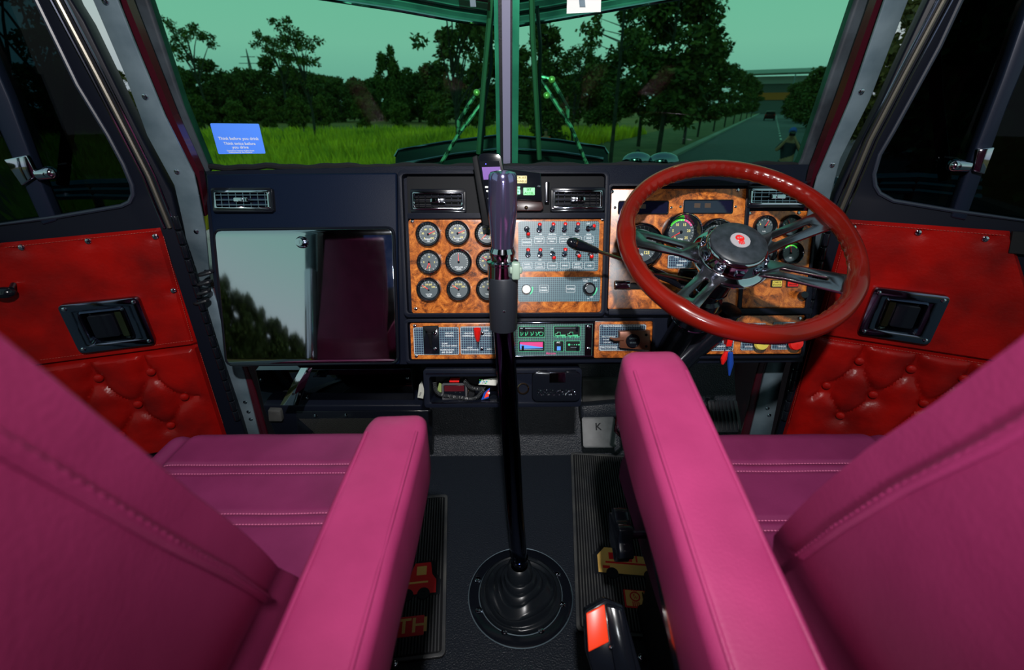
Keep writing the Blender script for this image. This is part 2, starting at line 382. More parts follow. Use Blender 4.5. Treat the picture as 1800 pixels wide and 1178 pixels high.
# centre post: rubber strip either side of a grey cover
post = MB(); pd = (C1-C0).normalized()
def post_box(mb, x0, x1, y0, y1, m=0):
    vs = []
    for P in (C0-pd*.03, C1+pd*.02):
        for dx, dy in ((x0, y0), (x1, y0), (x1, y1), (x0, y1)): vs.append(P+Vector((dx, dy, 0)))
    mb.add(vs, [(0, 3, 2, 1), (4, 5, 6, 7), (0, 1, 5, 4), (1, 2, 6, 5), (2, 3, 7, 6), (3, 0, 4, 7)], m)
post_box(post, -.016, .014, -.030, .006, 0)
tp = struct(build('trim_2', post, 'rubber'))
cv = MB(); post_box(cv, -.0085, .0095, -.036, -.028); build('cover_strip', cv, mat('grey_post_cover', (.13, .13, .20), .4), tp)
oc = MB(); post_box(oc, -.026, .030, .008, .022); build('outer_strip', oc, 'steel', tp)

def strip(name, P, left, right, w0, w1, mt, parent=None, bev=.002):
    lp = P.loop(left) + P.loop(list(reversed(right))); q = MB(); q.prism(lp, w0, w1); return build(name, q, mt, parent, bevel=bev)
def screw_mesh():
    q = MB(); q.lathe([(.0001, .0022), (.0022, .0021), (.0036, .0014), (.0042, 0)], seg=14)
    q.box((-.0024, -.0004, .0016), (.0024, .0004, .0026)); q.box((-.0004, -.0024, .0016), (.0004, .0024, .0026)); return q
SCREW = None
def screw(parent, loc, s=1.0, name='screw'):
    global SCREW
    if SCREW is None:
        SCREW = build('screw', screw_mesh(), 'chrome', parent, loc); SCREW.scale = (s,)*3; return SCREW
    c = SCREW.copy(); COL.objects.link(c); c.parent = parent; c.location = loc; c.scale = (s,)*3; c.name = name; return c
# door pillars
rake = Vector((0, -.232, .973)); low = Vector((0, 0, 1))
def ext(loop, v1, i0=0, i1=1):
    """carry the end of a strip on up to height v1"""
    a, b = loop[i0], loop[i1]; k = (v1-a[1])/(a[1]-b[1]) if abs(a[1]-b[1]) > 1e-6 else 0
    l = list(loop); l[i0] = (a[0]+(a[0]-b[0])*k, v1); return l
def pillar(sgn, n, metal_l, metal_r, red_l, red_r, seal_l, seal_r, screws, lowm):
    F1 = Frame((sgn*.74, 1.055, .80), (1, 0, 0), rake); F2 = Frame((sgn*.72, 1.085, .80), (1, 0, 0), rake); F3 = Frame((sgn*.70, 1.12, .90), (1, 0, 0), rake)
    ro = struct(bpy.data.objects.new('trim_%d' % n, None)); COL.objects.link(ro); ro.matrix_world = F1.m
    q = MB(); q.prism(ext(F1.loop(metal_l), .97)+ext(F1.loop(metal_r), .97)[::-1], -.006, 0); build('metal_strip', q, 'steel', ro, bevel=.0015)
    for (x, y) in screws: screw(ro, F1.P(x, y, .0005), 1.35)
    rel = F1.m.inverted() @ F2.m
    q = MB(); q.prism(ext(F2.loop(red_l), .97)+ext(F2.loop(red_r), .97)[::-1], -.02, 0, T=rel); build('painted_strip', q, 'burgundy', ro)
    rel = F1.m.inverted() @ F3.m
    q = MB(); q.prism(ext(F3.loop(seal_l), .86)+ext(F3.loop(seal_r), .86)[::-1], -.03, -.002, T=rel); build('seal', q, mat('weathered_windscreen_rubber', (.035, .045, .055), .4, c2=(.012, .015, .02), nscale=14), ro, bevel=.006, bseg=3)
    F4 = Frame((sgn*.74, 1.055, .80), (1, 0, 0), low); rel = F1.m.inverted() @ F4.m
    for k, (pl, nm, mt) in enumerate(lowm):
        q = MB(); q.prism(F4.loop(pl), -.006-.004*k, -.004*k, T=rel); build(nm, q, mt, ro, bevel=.001)
    return ro, F1, F4
pl_, FA, FB = pillar(-1, 3,
    [(140, -60), (163, 0), (217, 126), (258, 238), (306, 326), (323, 400), (330, 440), (352, 530)],
    [(188, -60), (206, 0), (234, 71), (289, 204), (340, 306), (360, 400), (364, 440), (372, 530)],
    [(180, -60), (200, 0), (284, 204), (335, 306), (355, 380)], [(200, -60), (222, 0), (304, 204), (350, 302), (362, 380)],
    [(198, -60), (219, 0), (300, 204), (352, 318)], [(238, -60), (258, 0), (322, 190), (368, 302)],
    [(185, 2), (255, 170), (311, 302), (345, 407), (363, 477)],
    [([(346, 506), (372, 506), (428, 655), (462, 790), (428, 790), (400, 655)], 'metal_strip', 'steel'),
     ([(372, 506), (380, 506), (448, 690), (476, 790), (456, 790), (430, 690)], 'painted_strip', 'burgundy')])
for p in ((431, 707), (437, 724), (441, 737)): screw(pl_, FA.m.inverted() @ (FB.m @ FB.P(p[0], p[1], .0005)), 1.4)
pr_, FC, FD = pillar(1, 4,
    [(1577, -60), (1556, 0), (1498, 170), (1437, 312), (1415, 400), (1390, 500)],
    [(1620, -60), (1597, 0), (1529, 177), (1478, 278), (1456, 360), (1425, 500)],
    [(1560, -60), (1541, 0), (1480, 170), (1430, 300), (1408, 400)], [(1580, -60), (1560, 0), (1500, 170), (1442, 312), (1418, 400)],
    [(1527, -60), (1507, 0), (1410, 282), (1400, 300)], [(1562, -60), (1543, 0), (1434, 285), (1428, 300)],
    [(1514, 161), (1463, 290)],
    [([(1395, 480), (1430, 480), (1378, 650), (1350, 790), (1312, 790), (1346, 650)], 'metal_strip', 'steel'),
     ([(1380, 500), (1395, 480), (1344, 650), (1316, 790), (1298, 790), (1334, 650)], 'painted_strip', 'burgundy')])
for p in ((1349, 718), (1352, 730)): screw(pr_, FC.m.inverted() @ (FD.m @ FD.P(p[0], p[1], .0005)), 1.4)

# ================================================================== doors (both stand open)
def tuft(F, outer_px, btns, lines, base=.010, puff=.010, step=.0055):
    us = [p[0] for p in F.loop(outer_px)]; vs_ = [p[1] for p in F.loop(outer_px)]
    B = [Vector((*F.p(*b), 0)) for b in btns]; L = [(Vector((*F.p(*a), 0)), Vector((*F.p(*b), 0))) for a, b in lines]
    poly = F.loop(outer_px)
    u0, u1, v0, v1 = min(us), max(us), min(vs_), max(vs_)
    nu = int((u1-u0)/step); nv = int((v1-v0)/step)
    # the panel is a quad in its own frame: bilinear map of its four corners
    a, b, c, d = [Vector((*p, 0)) for p in poly]      # tl, tr, br, bl
    def fn(s, t):
        p = d.lerp(c, s).lerp(a.lerp(b, s), t)
        db = min((p-q).length for q in B) if B else 1
        h = puff*(1-math.exp(-(db/.030)**2))
        for q0, q1 in L:
            e_ = q1-q0; k = max(0, min(1, (p-q0).dot(e_)/e_.length_squared)); ds = (p-(q0+e_*k)).length
            h -= .0065*math.exp(-(ds/.0045)**2) + .004*math.exp(-(ds/.014)**2)
        h += .0016*noise.noise(Vector((p.x*30, p.y*30, 1))) + .0007*noise.noise(Vector((p.x*120, p.y*60, 3)))
        ed = min(s, 1-s, t, 1-t)*min((b-a).length, (a-d).length)
        h = max(h, -.004)*min(1, ed/.012) + base*min(1, ed/.003)
        return (p.x, p.y, max(h, 0))
    q = MB(); q.grid(nu, nv, fn); return q
def plain(F, corners, step=.007, base=.012, dents=()):
    a, b, c, d = [Vector((*F.p(*p), 0)) for p in corners]; D = [Vector((*F.p(*p), 0)) for p in dents]
    nu = int((b-a).length/step); nv = int((a-d).length/step)
    def fn(s, t):
        p = d.lerp(c, s).lerp(a.lerp(b, s), t)
        h = base + .0014*noise.noise(Vector((p.x*22, p.y*22, 5))) + .0006*noise.noise(Vector((p.x*90, p.y*90, 2)))
        for q in D: h -= .006*math.exp(-((p-q).length/.012)**2)
        ed = min(s*(b-a).length, (1-s)*(b-a).length, t*(a-d).length, (1-t)*(a-d).length)
        return (p.x, p.y, max(0, h*min(1, (ed+.0005)/.004)))
    q = MB(); q.grid(nu, nv, fn); return q
def door(F, n, outer, hole, chan, upper, lower, handle, recess, btns, lines, screws, divider, latch, strut, flip, panel_edge):
    ro = struct(bpy.data.objects.new('door_%d' % n, None)); COL.objects.link(ro); ro.matrix_world = F.m
    ol = ext(F.loop(outer), 1.66); hl = ext(F.loop(hole), 1.58); ol[-1] = (ol[-1][0], 1.66); hl[-1] = (hl[-1][0], 1.58)
    q = MB(); q.prism(ol, -.05, 0, [hl]); build('door_frame', q, 'door_black', ro, bevel=.004)
    q = MB(); q.prism([(p[0], p[1]) for p in hl], -.026, -.022); build('door_glass', q, 'side_glass', ro)
    # rubber seal round the pane and the bright channel on the sloping front edge
    q = MB(); q.tube([(p[0], p[1], .001) for p in hl], .0045, closed=True, seg=8); build('window_seal', q, mat('window_rubber', (.012, .016, .028), .35), ro)
    q = MB()
    for off, r, mm in ((0, .0045, 0), (.011, .003, 1), (-.010, .003, 1)):
        q.tube([Vector((*F.p(x, y), .003)) + Vector((off, 0, 0)) for x, y in chan], r, mm, seg=8)
    build('glazing_channel', q, [mat('aged_channel', (.14, .13, .11), .3, .8), 'chrome_dark'], ro)
    build('upper_panel', plain(F, upper, dents=screws), 'red_leather', ro)
    build('lower_panel', tuft(F, lower, btns, lines), 'red_leather', ro)
    for b in btns:
        q = MB(); q.lathe([(.0001, .006), (.005, .0054), (.009, .0032), (.0105, 0), (.0095, -.003)], seg=18)
        build('button', q, 'red_leather', ro, loc=F.P(b[0], b[1], .0115))
    for pa in panel_edge:
        q = MB(); stitches(q, [F.P(x, y, .0135) for x, y in pa], .0055, .0006); build('stitching', q, 'red_thread', ro)
    for s_ in screws: screw(ro, F.P(s_[0], s_[1], .0095), 1.5)
    # recessed chrome inside handle
    hp = F.loop(handle); us = [p[0] for p in hp]; vs = [p[1] for p in hp]
    hc = (min(us[0], us[3])*.5+max(us[0], us[3])*.5, 0)
    u0 = (us[0]+us[3])/2; u1 = (us[1]+us[2])/2; v1 = (vs[0]+vs[1])/2; v0 = (vs[2]+vs[3])/2
    w0 = .0215
    q = MB(); k0 = rr(u0, v0, u1, v1, .010); ru = (u1-u0); rv = (v1-v0)
    i0 = (u0+.20*ru, v0+.16*rv, u1-.22*ru, v1-.16*rv)
    q.prism(k0, w0-.010, w0+.004, [rr(*i0, .006)])
    hnd = build('door_handle', q, 'chrome_dark', ro, bevel=.0015)
    q = MB()   # dished surround
    o_ = rr(*i0, .006); i_ = rr(*inset(i0, .012), .004)
    N = len(o_); q.add([(p[0], p[1], w0+.0035) for p in o_]+[(p[0], p[1], w0+.010) for p in outline(o_, .004, 0)]+[(p[0], p[1], w0-.0075) for p in i_],
          [(i, (i+1) % N, N+(i+1) % N, N+i) for i in range(N)]+[(N+i, N+(i+1) % N, 2*N+(i+1) % N, 2*N+i) for i in range(N)]+[tuple(range(2*N, 3*N))], smooth=True)
    build('handle_dish', q, 'chrome_dark', hnd)
    sx = 1 if flip else -1; m_ = inset(i0, .010)
    q = MB(); cu = (m_[0]+m_[2])/2 + sx*.006; hu = (m_[2]-m_[0])*.36
    q.prism(rr(cu-hu, m_[1]+.004, cu+hu, m_[3]-.002, .005), w0-.0055, w0+.006); build('pull_flap', q, 'gloss_black', hnd, bevel=.002)
    q = MB(); e0 = m_[0] if flip else m_[2]-.012
    q.prism(rr(e0, m_[1], e0+.012, m_[3], .002), w0-.0070, w0+.002); build('polished_insert', q, mat('yellowed_chrome', (.45, .45, .22), .15, 1.), hnd)
    for a_, b_ in ((u0+.010, v0+.010), (u1-.010, v0+.010), (u0+.010, v1-.010), (u1-.010, v1-.010)): screw(hnd, (a_, b_, w0+.004), 1.2)
    # quarter light divider and catch
    dv = ext(ext(F.loop(divider), 1.60), 1.60, len(divider)-1, len(divider)-2); q = MB(); q.prism(dv, -.03, .004); build('divider_bar', q, mat('satin_divider', (.008, .013, .028), .3, .3), ro, bevel=.004)
    q = MB(); q.prism(F.loop(latch[0], .01), .004, .018); q.tube([F.P(*latch[1], .012), F.P(*latch[2], .012)], [.010, .013], seg=12); q.ball(F.P(*latch[2], .012), .013)
    build('window_catch', q, 'chrome', ro, bevel=.002)
    # mirror bracket outside, seen through the pane
    q = MB(); q.tube([F.P(x, y, -.06) for x, y in strut], .011, seg=8); build('mirror_bracket', q, 'gloss_black', ro)
    return ro
dl = door(DL, 1,
  [(96, -70), (126, 0), (149, 37), (204, 149), (251, 245), (302, 340), (340, 506), (397, 662), (425, 744), (470, 900), (-60, 1100), (-260, -90)],
  [(32, -60), (64, 0), (136, 149), (190, 238), (217, 289), (232, 325), (234, 342), (228, 355), (214, 362), (102, 381), (-160, 415), (-190, -60)],
  [(75, -60), (102, 0), (170, 130), (224, 235), (262, 310), (299, 400)],
  [(0, 427), (282, 400), (348, 604), (-40, 655)], [(-40, 656), (347, 605), (400, 770), (-20, 850)],
  [(114, 530), (251, 516), (277, 596), (146, 615)], None,
  [(173, 665), (265, 654), (242, 711), (324, 698), (300, 748), (85, 678), (145, 725), (213, 765)],
  [((173, 665), (242, 711)), ((265, 654), (324, 698)), ((265, 654), (242, 711)), ((242, 711), (300, 748)), ((324, 698), (300, 748)), ((173, 665), (160, 628)), ((265, 654), (252, 617)), ((173, 665), (145, 725)), ((85, 678), (145, 725)), ((242, 711), (213, 765)), ((324, 698), (350, 693))],
  [(38, 435), (155, 424), (273, 416), (305, 511), (341, 621), (368, 705)],
  [(-60, 10), (-15, 95), (18, 170), (60, 285), (102, 388), (75, 396), (40, 318), (0, 228), (-60, 110)],
  ([(10, 280), (50, 272), (68, 308), (42, 326)], (64, 308), (88, 304)),
  [(128, 100), (122, 200), (110, 325)], False,
  [[(8, 435), (276, 406)], [(287, 415), (338, 598)], [(70, 633), (340, 598)], [(325, 615), (372, 745)], [(352, 620), (392, 745)]])
dr = door(DR, 2,
  [(1664, -70), (1631, 0), (1580, 109), (1549, 177), (1502, 268), (1468, 343), (1440, 450), (1408, 590), (1372, 744), (1330, 900), (1900, 1150), (2120, -90)],
  [(1722, -60), (1689, 0), (1651, 82), (1570, 231), (1546, 272), (1536, 306), (1538, 326), (1546, 340), (1570, 353), (1672, 370), (2000, 415), (2060, -60)],
  [(1690, -60), (1659, 0), (1590, 130), (1530, 245), (1473, 380)],
  [(1487, 385), (1774, 406), (1850, 650), (1430, 586)], [(1429, 587), (1845, 651), (1800, 870), (1374, 770)],
  [(1530, 501), (1660, 513), (1633, 597), (1505, 583)], None,
  [(1511, 635), (1602, 649), (1695, 666), (1453, 678), (1535, 694), (1624, 709), (1477, 731), (1720, 725)],
  [((1511, 635), (1453, 678)), ((1602, 649), (1535, 694)), ((1695, 666), (1624, 709)), ((1453, 678), (1425, 695)), ((1535, 694), (1477, 731)), ((1624, 709), (1570, 750)), ((1511, 635), (1535, 694)), ((1602, 649), (1624, 709)), ((1453, 678), (1477, 731)), ((1511, 635), (1519, 600)), ((1602, 649), (1613, 614)), ((1695, 666), (1708, 630))],
  [(1500, 400), (1614, 409), (1732, 420), (1435, 602), (1409, 685)],
  [(1850, -100), (1800, 20), (1760, 135), (1716, 251), (1670, 382), (1696, 388), (1750, 238), (1800, 115), (1880, -70)],
  ([(1716, 262), (1746, 258), (1728, 306), (1708, 300)], (1706, 293), (1678, 291)),
  [(1640, 60), (1646, 163), (1661, 316)], True,
  [[(1492, 392), (1768, 414)], [(1490, 400), (1437, 590)], [(1440, 594), (1840, 656)], [(1448, 600), (1400, 745)], [(1425, 600), (1386, 745)]])
# second light line on the window ledge and black notch of each door panel
q = MB(); q.prism(DL.loop([(-80, 418), (3, 421), (1, 452), (-80, 462)]), .010, .016); build('pull_pocket', q, 'matt_black', dl)
q = MB(); q.prism(DR.loop([(1774, 404), (1880, 412), (1880, 452), (1767, 441)]), .010, .016); build('pull_pocket', q, 'matt_black', dr)
q = MB(); q.ball(DL.P(8, 515, .03), .013, sc=(1.5, 1, 1)); q.tube([DL.P(20, 508, .03), DL.P(24, 500, .012)], .005); build('window_winder', q, 'gloss_black', dl)
# piano hinges and door stop spring on the pillar
for nm, F, a, b in (('hinge', DL, (306, 380), (418, 740)), ('hinge', DR, (1460, 385), (1378, 740))):
    q = MB(); A = F.m @ F.P(*a, .004); B = F.m @ F.P(*b, .004); n_ = 17
    for i in range(n_): q.tube([A.lerp(B, i/n_), A.lerp(B, (i+.86)/n_)], .0075, seg=10)
    par = pl_ if F is DL else pr_
    q.v = [tuple(par.matrix_world.inverted() @ Vector(v)) for v in q.v]; build('hinge', q, 'gloss_black', par, bevel=.001)
q = MB(); A = onY(362, 480, 1.03); B = onY(354, 530, 1.03)
for i in range(4):
    c = A.lerp(B, i/3.); q.tube([c+Vector((.016*cos(t*pi/6), .010*sin(t*pi/6), .004*cos(t*pi/6))) for t in range(12)], .0042, closed=True, seg=8)
q.v = [tuple(pl_.matrix_world.inverted() @ Vector(v)) for v in q.v]; build('cable_boot', q, 'rubber', pl_)
# ================================================================== dashboard
D = Frame((0, .983, .586), (1, 0, 0), (0, .292, .956))
dash = root('dashboard', 'wide black dashboard with walnut panels and round gauges under the windscreen', 'dashboard', m=D.m)
q = MB(); prof = D.loop([(358, 301), (700, 292), (1436, 289), (1428, 520), (1411, 637), (1160, 640), (728, 641), (402, 643), (375, 500)], -.004)
q.prism(prof, -.20, -.004); build('dash_body', q, 'vinyl', dash, bevel=.012, bseg=4)
# padded brow with its wrinkled edge trim
q = MB(); q.tube([D.P(x, 294 - .004*(x-360) + 1.6*sin(x*.05)+1.1*sin(x*.13), -.02) for x in range(360, 1436, 12)], .007, seg=8)
build('brow_trim', q, 'matt_black', dash)
def panel(name, px, w0, w1, r, mt, bevel=.002, holes=(), lab=None, parent=None):
    a = D.rect(*px, w1); q = MB(); q.prism(rr(*a, r), w0, w1, holes); return build(name, q, mt, parent or dash, bevel=bevel, label=lab)
def ring(name, px, w0, w1, r, th, mt, bevel=.002, lab=None, parent=None):
    a = D.rect(*px, w1); q = MB(); q.prism(rr(*a, r), w0, w1, [rr(*inset(a, th), max(.001, r-th*.6))]); return build(name, q, mt, parent or dash, bevel=bevel, label=lab)
# passenger side section
q = MB(); q.prism(D.loop([(361, 306), (697, 303), (702, 641), (399, 643)], .008), -.01, .008); build('passenger_panel', q, 'vinyl_blue', dash, bevel=.005, bseg=3)
gl = D.loop([(377, 406), (689, 402), (697, 637), (399, 641)], .014)
def round_poly(pts, r, seg=4):
    out = []; n = len(pts)
    for i in range(n):
        p = Vector((*pts[i], 0)); a = (Vector((*pts[i-1], 0))-p).normalized(); b = (Vector((*pts[(i+1) % n], 0))-p).normalized()
        for k in range(seg+1):
            t = k/seg; s0 = p+a*r; s1 = p+b*r; e_ = s0.lerp(p, t).lerp(p.lerp(s1, t), t); out.append((e_.x, e_.y))
    return out
q = MB(); q.prism(round_poly(gl, .016), .006, .014); gd = build('glove_box_door', q, 'mirror', dash, bevel=.0012, label='polished metal glove box door')
q = MB(); q.tube([(p[0], p[1], .010) for p in round_poly(outline(gl, -.004, 0), .018)], .0035, closed=True, seg=8); build('door_surround', q, 'gloss_black', dash)
q = MB(); q.lathe([(.013, 0), (.0135, .004), (.011, .006), (.009, .006), (.009, .014), (.007, .016), (.0001, .016)], m=0); q.disc(.0085, .0162, 1); q.box((-.001, -.004, .016), (.001, .004, .0168), 1)
build('latch', q, ['chrome_dark', 'chrome'], gd, loc=D.P(531, 426, .014))

def vent(px, open_=False):
    a = D.rect(*px, .020); u0, v0, u1, v1 = a
    q = MB(); q.prism(rr(*a, .006), .002, .020, [rr(*inset(a, .009), .004)]); q.prism(rr(*inset(a, .006), .005), .018, .0225, [rr(*inset(a, .0105), .003)], m=1)
    v = build('air_vent', q, ['gloss_black', 'chrome'], dash, bevel=.0012)
    i = inset(a, .0105); q = MB(); q.box((i[0], i[1], .004), (i[2], i[3], .005)); build('vent_back', q, 'matt_black', v)
    q = MB(); n = 3
    for k in range(n):
        y = i[1]+(i[3]-i[1])*(k+.5)/n; q.box((i[0], y-.0009, .014), (i[2], y+.0009, .0215))
    for k in range(7):
        x = i[0]+(i[2]-i[0])*(k+.5)/7; q.box((x-.0007, i[1], .007), (x+.0007, i[3], .015))
    build('louvre', q, 'chrome_dark', v)
    cu = (u0+u1)/2; cvv = (v0+v1)/2; q = MB(); q.prism(rr(cu-.016, cvv-.0045, cu+.016, cvv+.0045, .002), .019, .0255); q.box((cu-.004, cvv-.004, .0255), (cu+.004, cvv+.004, .028)); build('louvre_knob', q, 'chrome', v, bevel=.0008)
for px in ((372, 330, 479, 373), (721, 332, 819, 374), (968, 329, 1063, 372), (1314, 327, 1418, 365)): vent(px)

# centre section surrounds
ring('surround', (704, 298, 1068, 557), 0, .020, .014, .009, 'vinyl', .004)
panel('recess_panel', (716, 309, 1062, 379), -.002, .003, .006, 'matt_black', lab='dark recess behind the vents')
panel('ledge', (716, 374, 1064, 384), 0, .020, .003, 'vinyl', .003)
W = .012
cw = D.rect(722, 386, 1065, 550, W)
panel('wood_panel', (721, 386, 1065, 550), 0, W, .006, 'burl', lab='walnut burl panel with nine gauges and toggle switches')
for x, y in ((725, 386+3), (1059, 381+5), (731, 543)): screw(dash, D.P(x, y, W), 1.1)
ring('surround', (712, 560, 1152, 638), 0, .018, .010, .007, 'vinyl', .004)
# driver section
ring('surround', (1066, 322, 1312, 552), 0, .016, .010, .006, 'vinyl', .003)
panel('wood_panel', (1072, 332, 1306, 543), 0, W, .004, 'burl', lab='walnut burl panel behind the steering wheel')
panel('wood_panel', (1311, 371, 1425, 541), 0, W, .004, 'burl', lab='walnut burl panel at the door side')
ring('surround', (1306, 318, 1432, 549), 0, .017, .010, .006, 'vinyl', .003)
panel('bolster', (1070, 543, 1428, 553), 0, .022, .004, 'vinyl', .004)
for x, y in ((1076, 337), (1297, 334), (1317, 375), (1404, 374)): screw(dash, D.P(x, y, W), 1.1)
for px in ((1086, 353, 1175, 377), (1201, 351, 1288, 376)):
    a = D.rect(*px, W); q = MB(); q.prism(rr(*a, .004), W-.002, W+.003, [rr(*inset(a, .0022), .003)]); d_ = build('warning_display', q, 'gloss_black', dash, bevel=.0008)
    q = MB(); q.prism(rr(*inset(a, .002), .003), W-.002, W+.0008); build('display_window', q, 'display', d_)
    q = MB(); cy = a[1]+(a[3]-a[1])*.62
    for f_ in (.28, .49): q.box((a[0]+(a[2]-a[0])*(f_-.06), cy-.006, W+.0008), (a[0]+(a[2]-a[0])*(f_+.06), cy+.004, W+.0010))
    build('telltale', q, mat('unlit_telltale', (.05, .03, .02), .4), d_)
    for x in (px[0]-5, px[2]+5): screw(dash, D.P(x, (px[1]+px[3])/2, W), .8)

# gauges
def gauge(px, py, r, dome=.012, style='scale', nd=60, caption='', nums=(), ring_m='chrome_dark', two=None, arc=None, ncol=2):
    o = D.P(px, py, W)
    q = MB(); q.lathe([(r, -.001), (r*1.0, dome*.55), (r*.96, dome*.9), (r*.90, dome), (r*.84, dome*.92), (r*.80, dome*.55), (r*.74, dome*.22), (r*.72, .002)], seg=36)
    q.lathe([(r*.925, dome*1.0), (r*.90, dome*1.09), (r*.875, dome*1.0)], m=1, seg=36)
    g = build('gauge', q, ['gloss_black', ring_m], dash, loc=o)
    R = r*.74; q = MB(); q.disc(R, .002, 0, seg=36); build('dial', q, 'dial', g)
    q = MB(); z = .0024
    n = 21 if style == 'scale' else (12 if style == 'clock' else 7)
    for i in range(n):
        a = radians(225-270*i/(n-1)) if style == 'scale' else (radians(90-30*i) if style == 'clock' else radians(165-150*i/(n-1)))
        L = .16 if (i % 5 == 0 or style != 'scale') else .09
        T = Matrix.Rotation(a, 4, 'Z'); q.box((R*(.92-L), -.00035, z), (R*.92, .00035, z+.0002), 0, T)
    for i, t in enumerate(nums):
        a = radians(225-270*i/(len(nums)-1)) if style == 'scale' else (radians(90-90*i) if style == 'clock' else radians(150-120*i/(len(nums)-1)))
        q.text(t, R*.26, (R*.58*cos(a), R*.58*sin(a)), z, 1)
    for k, t in enumerate(caption.split('|')): q.text(t, R*.20, (0, -R*(.52+.20*k)), z, 0)
    if arc:
        for (a0, a1, mi) in arc:
            N = 14; vs = []
            for i in range(N+1):
                a = radians(a0+(a1-a0)*i/N); vs += [(R*.93*cos(a), R*.93*sin(a), z), (R*.80*cos(a), R*.80*sin(a), z)]
            q.add(vs, [(2*i, 2*i+1, 2*i+3, 2*i+2) if a0 < a1 else (2*i, 2*i+2, 2*i+3, 2*i+1) for i in range(N)], mi)
    build('dial_marking', q, ['white', 'yellow', 'green_led', 'magenta_print'], g)
    for a, L in ([(nd, .85)] if two is None else two):
        q = MB(); T = Matrix.Rotation(radians(a), 4, 'Z'); q.add([(-R*.05, -.0011, .0045), (R*L, -.0004, .0045), (R*L, .0004, .0045), (-R*.05, .0011, .0045), (-R*.05, -.0011, .0035), (R*L, -.0004, .0035), (R*L, .0004, .0035), (-R*.05, .0011, .0035)],
            [(0, 1, 2, 3), (7, 6, 5, 4), (0, 4, 5, 1), (1, 5, 6, 2), (2, 6, 7, 3), (3, 7, 4, 0)], 0, T); build('needle', q, 'needle', g)
    if style == 'clock' or True:
        q = MB(); q.lathe([(R*.11, .002), (R*.11, .0055), (.0001, .0062)], seg=14); build('hub_cap', q, 'gloss_black', g)
    return g
GR = .0288
psi = ('0', '30', '60', '90', '120', '150')
gauge(753, 412, GR, nums=psi, nd=25, caption='PRIMARY|AIR'); gauge(804.6, 410.5, GR, nums=psi, nd=22, caption='SECOND|AIR'); gauge(856, 411, GR, nums=psi, nd=225, caption='APPL AIR')
gauge(754.7, 461, GR, style='clock', nums=('12', '3', '6', '9'), two=[(250, .8), (285, .6)]); gauge(806.5, 460.5, GR*1.08, nums=('', '', '', '', '', ''), nd=92, caption='RPM x100|00000'); gauge(858, 460, GR, nums=psi, nd=140)
gauge(754, 509, GR, style='fuel', nums=('100', '150', '200', '250'), nd=147, caption='WATER|TEMP'); gauge(806.5, 508.5, GR, style='fuel', nums=('100', '150', '200', '250'), nd=147, caption='OIL|TEMP'); gauge(858, 508.5, GR, style='fuel', nums=('10', '14', '18'), nd=60, caption='VOLTS')
gauge(1125, 432, .052, dome=.020, nums=('0', '25', '50', '75', '100', '125'), nd=232, caption='km/h')
gauge(1196, 408, .043, dome=.030, nums=('0', '5', '10', '15', '20', '25'), nd=210, caption='RPM', ring_m='chrome', arc=[(150, 75, 2), (75, 30, 3)])
gauge(1253, 418, .043, dome=.030, nums=('0', '20', '40', '60', '80', '100'), nd=215, ring_m='chrome')
gauge(1343, 399, .0265, nums=('E', '', 'F'), style='fuel', nd=60, caption='FUEL'); gauge(1389, 398, .0265, nums=('E', '', 'F'), style='fuel', nd=120, caption='FUEL')
gauge(1389, 445, .0275, style='fuel', nums=('', ''), nd=100, arc=[(140, 40, 2)], caption='AIR'); gauge(1343, 447, .0265, style='fuel', nums=('', ''), nd=90, caption='OIL')

# switch plates
def plate(px, r, mt, parent=None, w=W, border=True, th=.0012, lw=.0007):
    a = D.rect(*px, w+th); q = MB(); q.prism(rr(*a, r), w-.0005, w+th)
    if border: q.prism(rr(*inset(a, .0012), r), w+th, w+th+.0002, [rr(*inset(a, .0012+lw), max(.0005, r-lw))], m=1)
    return build('label_plate', q, [mt, 'white'], parent or dash)
sw = plate((911, 389, 1052.5, 477), .006, 'plate', border=False)
def label(par, items, mats='white', w=W+.0015, name='lettering', box=None, bmat='plate_dark'):
    q = MB()
    for st, px, py, size in items: q.text(st, size, D.p(px, py, w), w)
    if box:
        for b in box:
            a = D.rect(*b, w); q.prism(rr(*a, .0022), w-.0002, w+.00005, [rr(*inset(a, .0006), .0018)])
    return build(name, q, mats, par)
r1 = [('MARKER', 926, 426), ('MIRROR|HEAT', 948, 422), ('ENGINE|FAN', 970, 422), ('CHROME|LIGHTS', 992, 422), ('DOME|LIGHT', 1014, 422), ('HEAD|LIGHTS', 1035, 421),
      ('PANEL|LIGHTS', 927, 467), ('FOG|LIGHTS', 949, 467), ('HORN', 971, 467), ('SPARE', 993, 467), ('SPOT|LIGHTS', 1015, 467), ('CAB', 1036, 467)]
it = []; bx = []
for st, x, y in r1:
    ls = st.split('|')
    for k, l in enumerate(ls): it.append((l, x, y-2.3*(len(ls)-1)+4.8*k, .0049))
    bx.append((x-8.5, y-6, x+8.5, y+6))
for x, y, t in ((950, 412, 'ON'), (971, 412, 'ENG ON'), (992, 412, 'ON'), (1014, 412, 'ON'), (1035, 412, 'HEAD'), (1034, 393, 'OFF'), (970, 437.5, 'OFF'), (949, 457, 'ON'), (993, 455, 'ON')): it.append((t, x, y, .0045))
label(sw, it, box=bx)
sp2 = plate((910.5, 487, 1055, 530), .005, 'plate', border=False)
label(sp2, [('PANEL', 956, 505.5, .005), ('DIMMER', 956, 510.5, .005), ('WIPERS', 1003, 508, .0055), ('PUSH TO', 1030, 490.5, .004), ('WASH', 1029, 494, .004), ('OFF', 1046, 493, .0055), ('1', 1049, 508, .005), ('LO', 1040, 522, .005), ('HI', 1034, 525, .004)], box=[(948, 501, 964, 514), (995, 502, 1011, 514)])
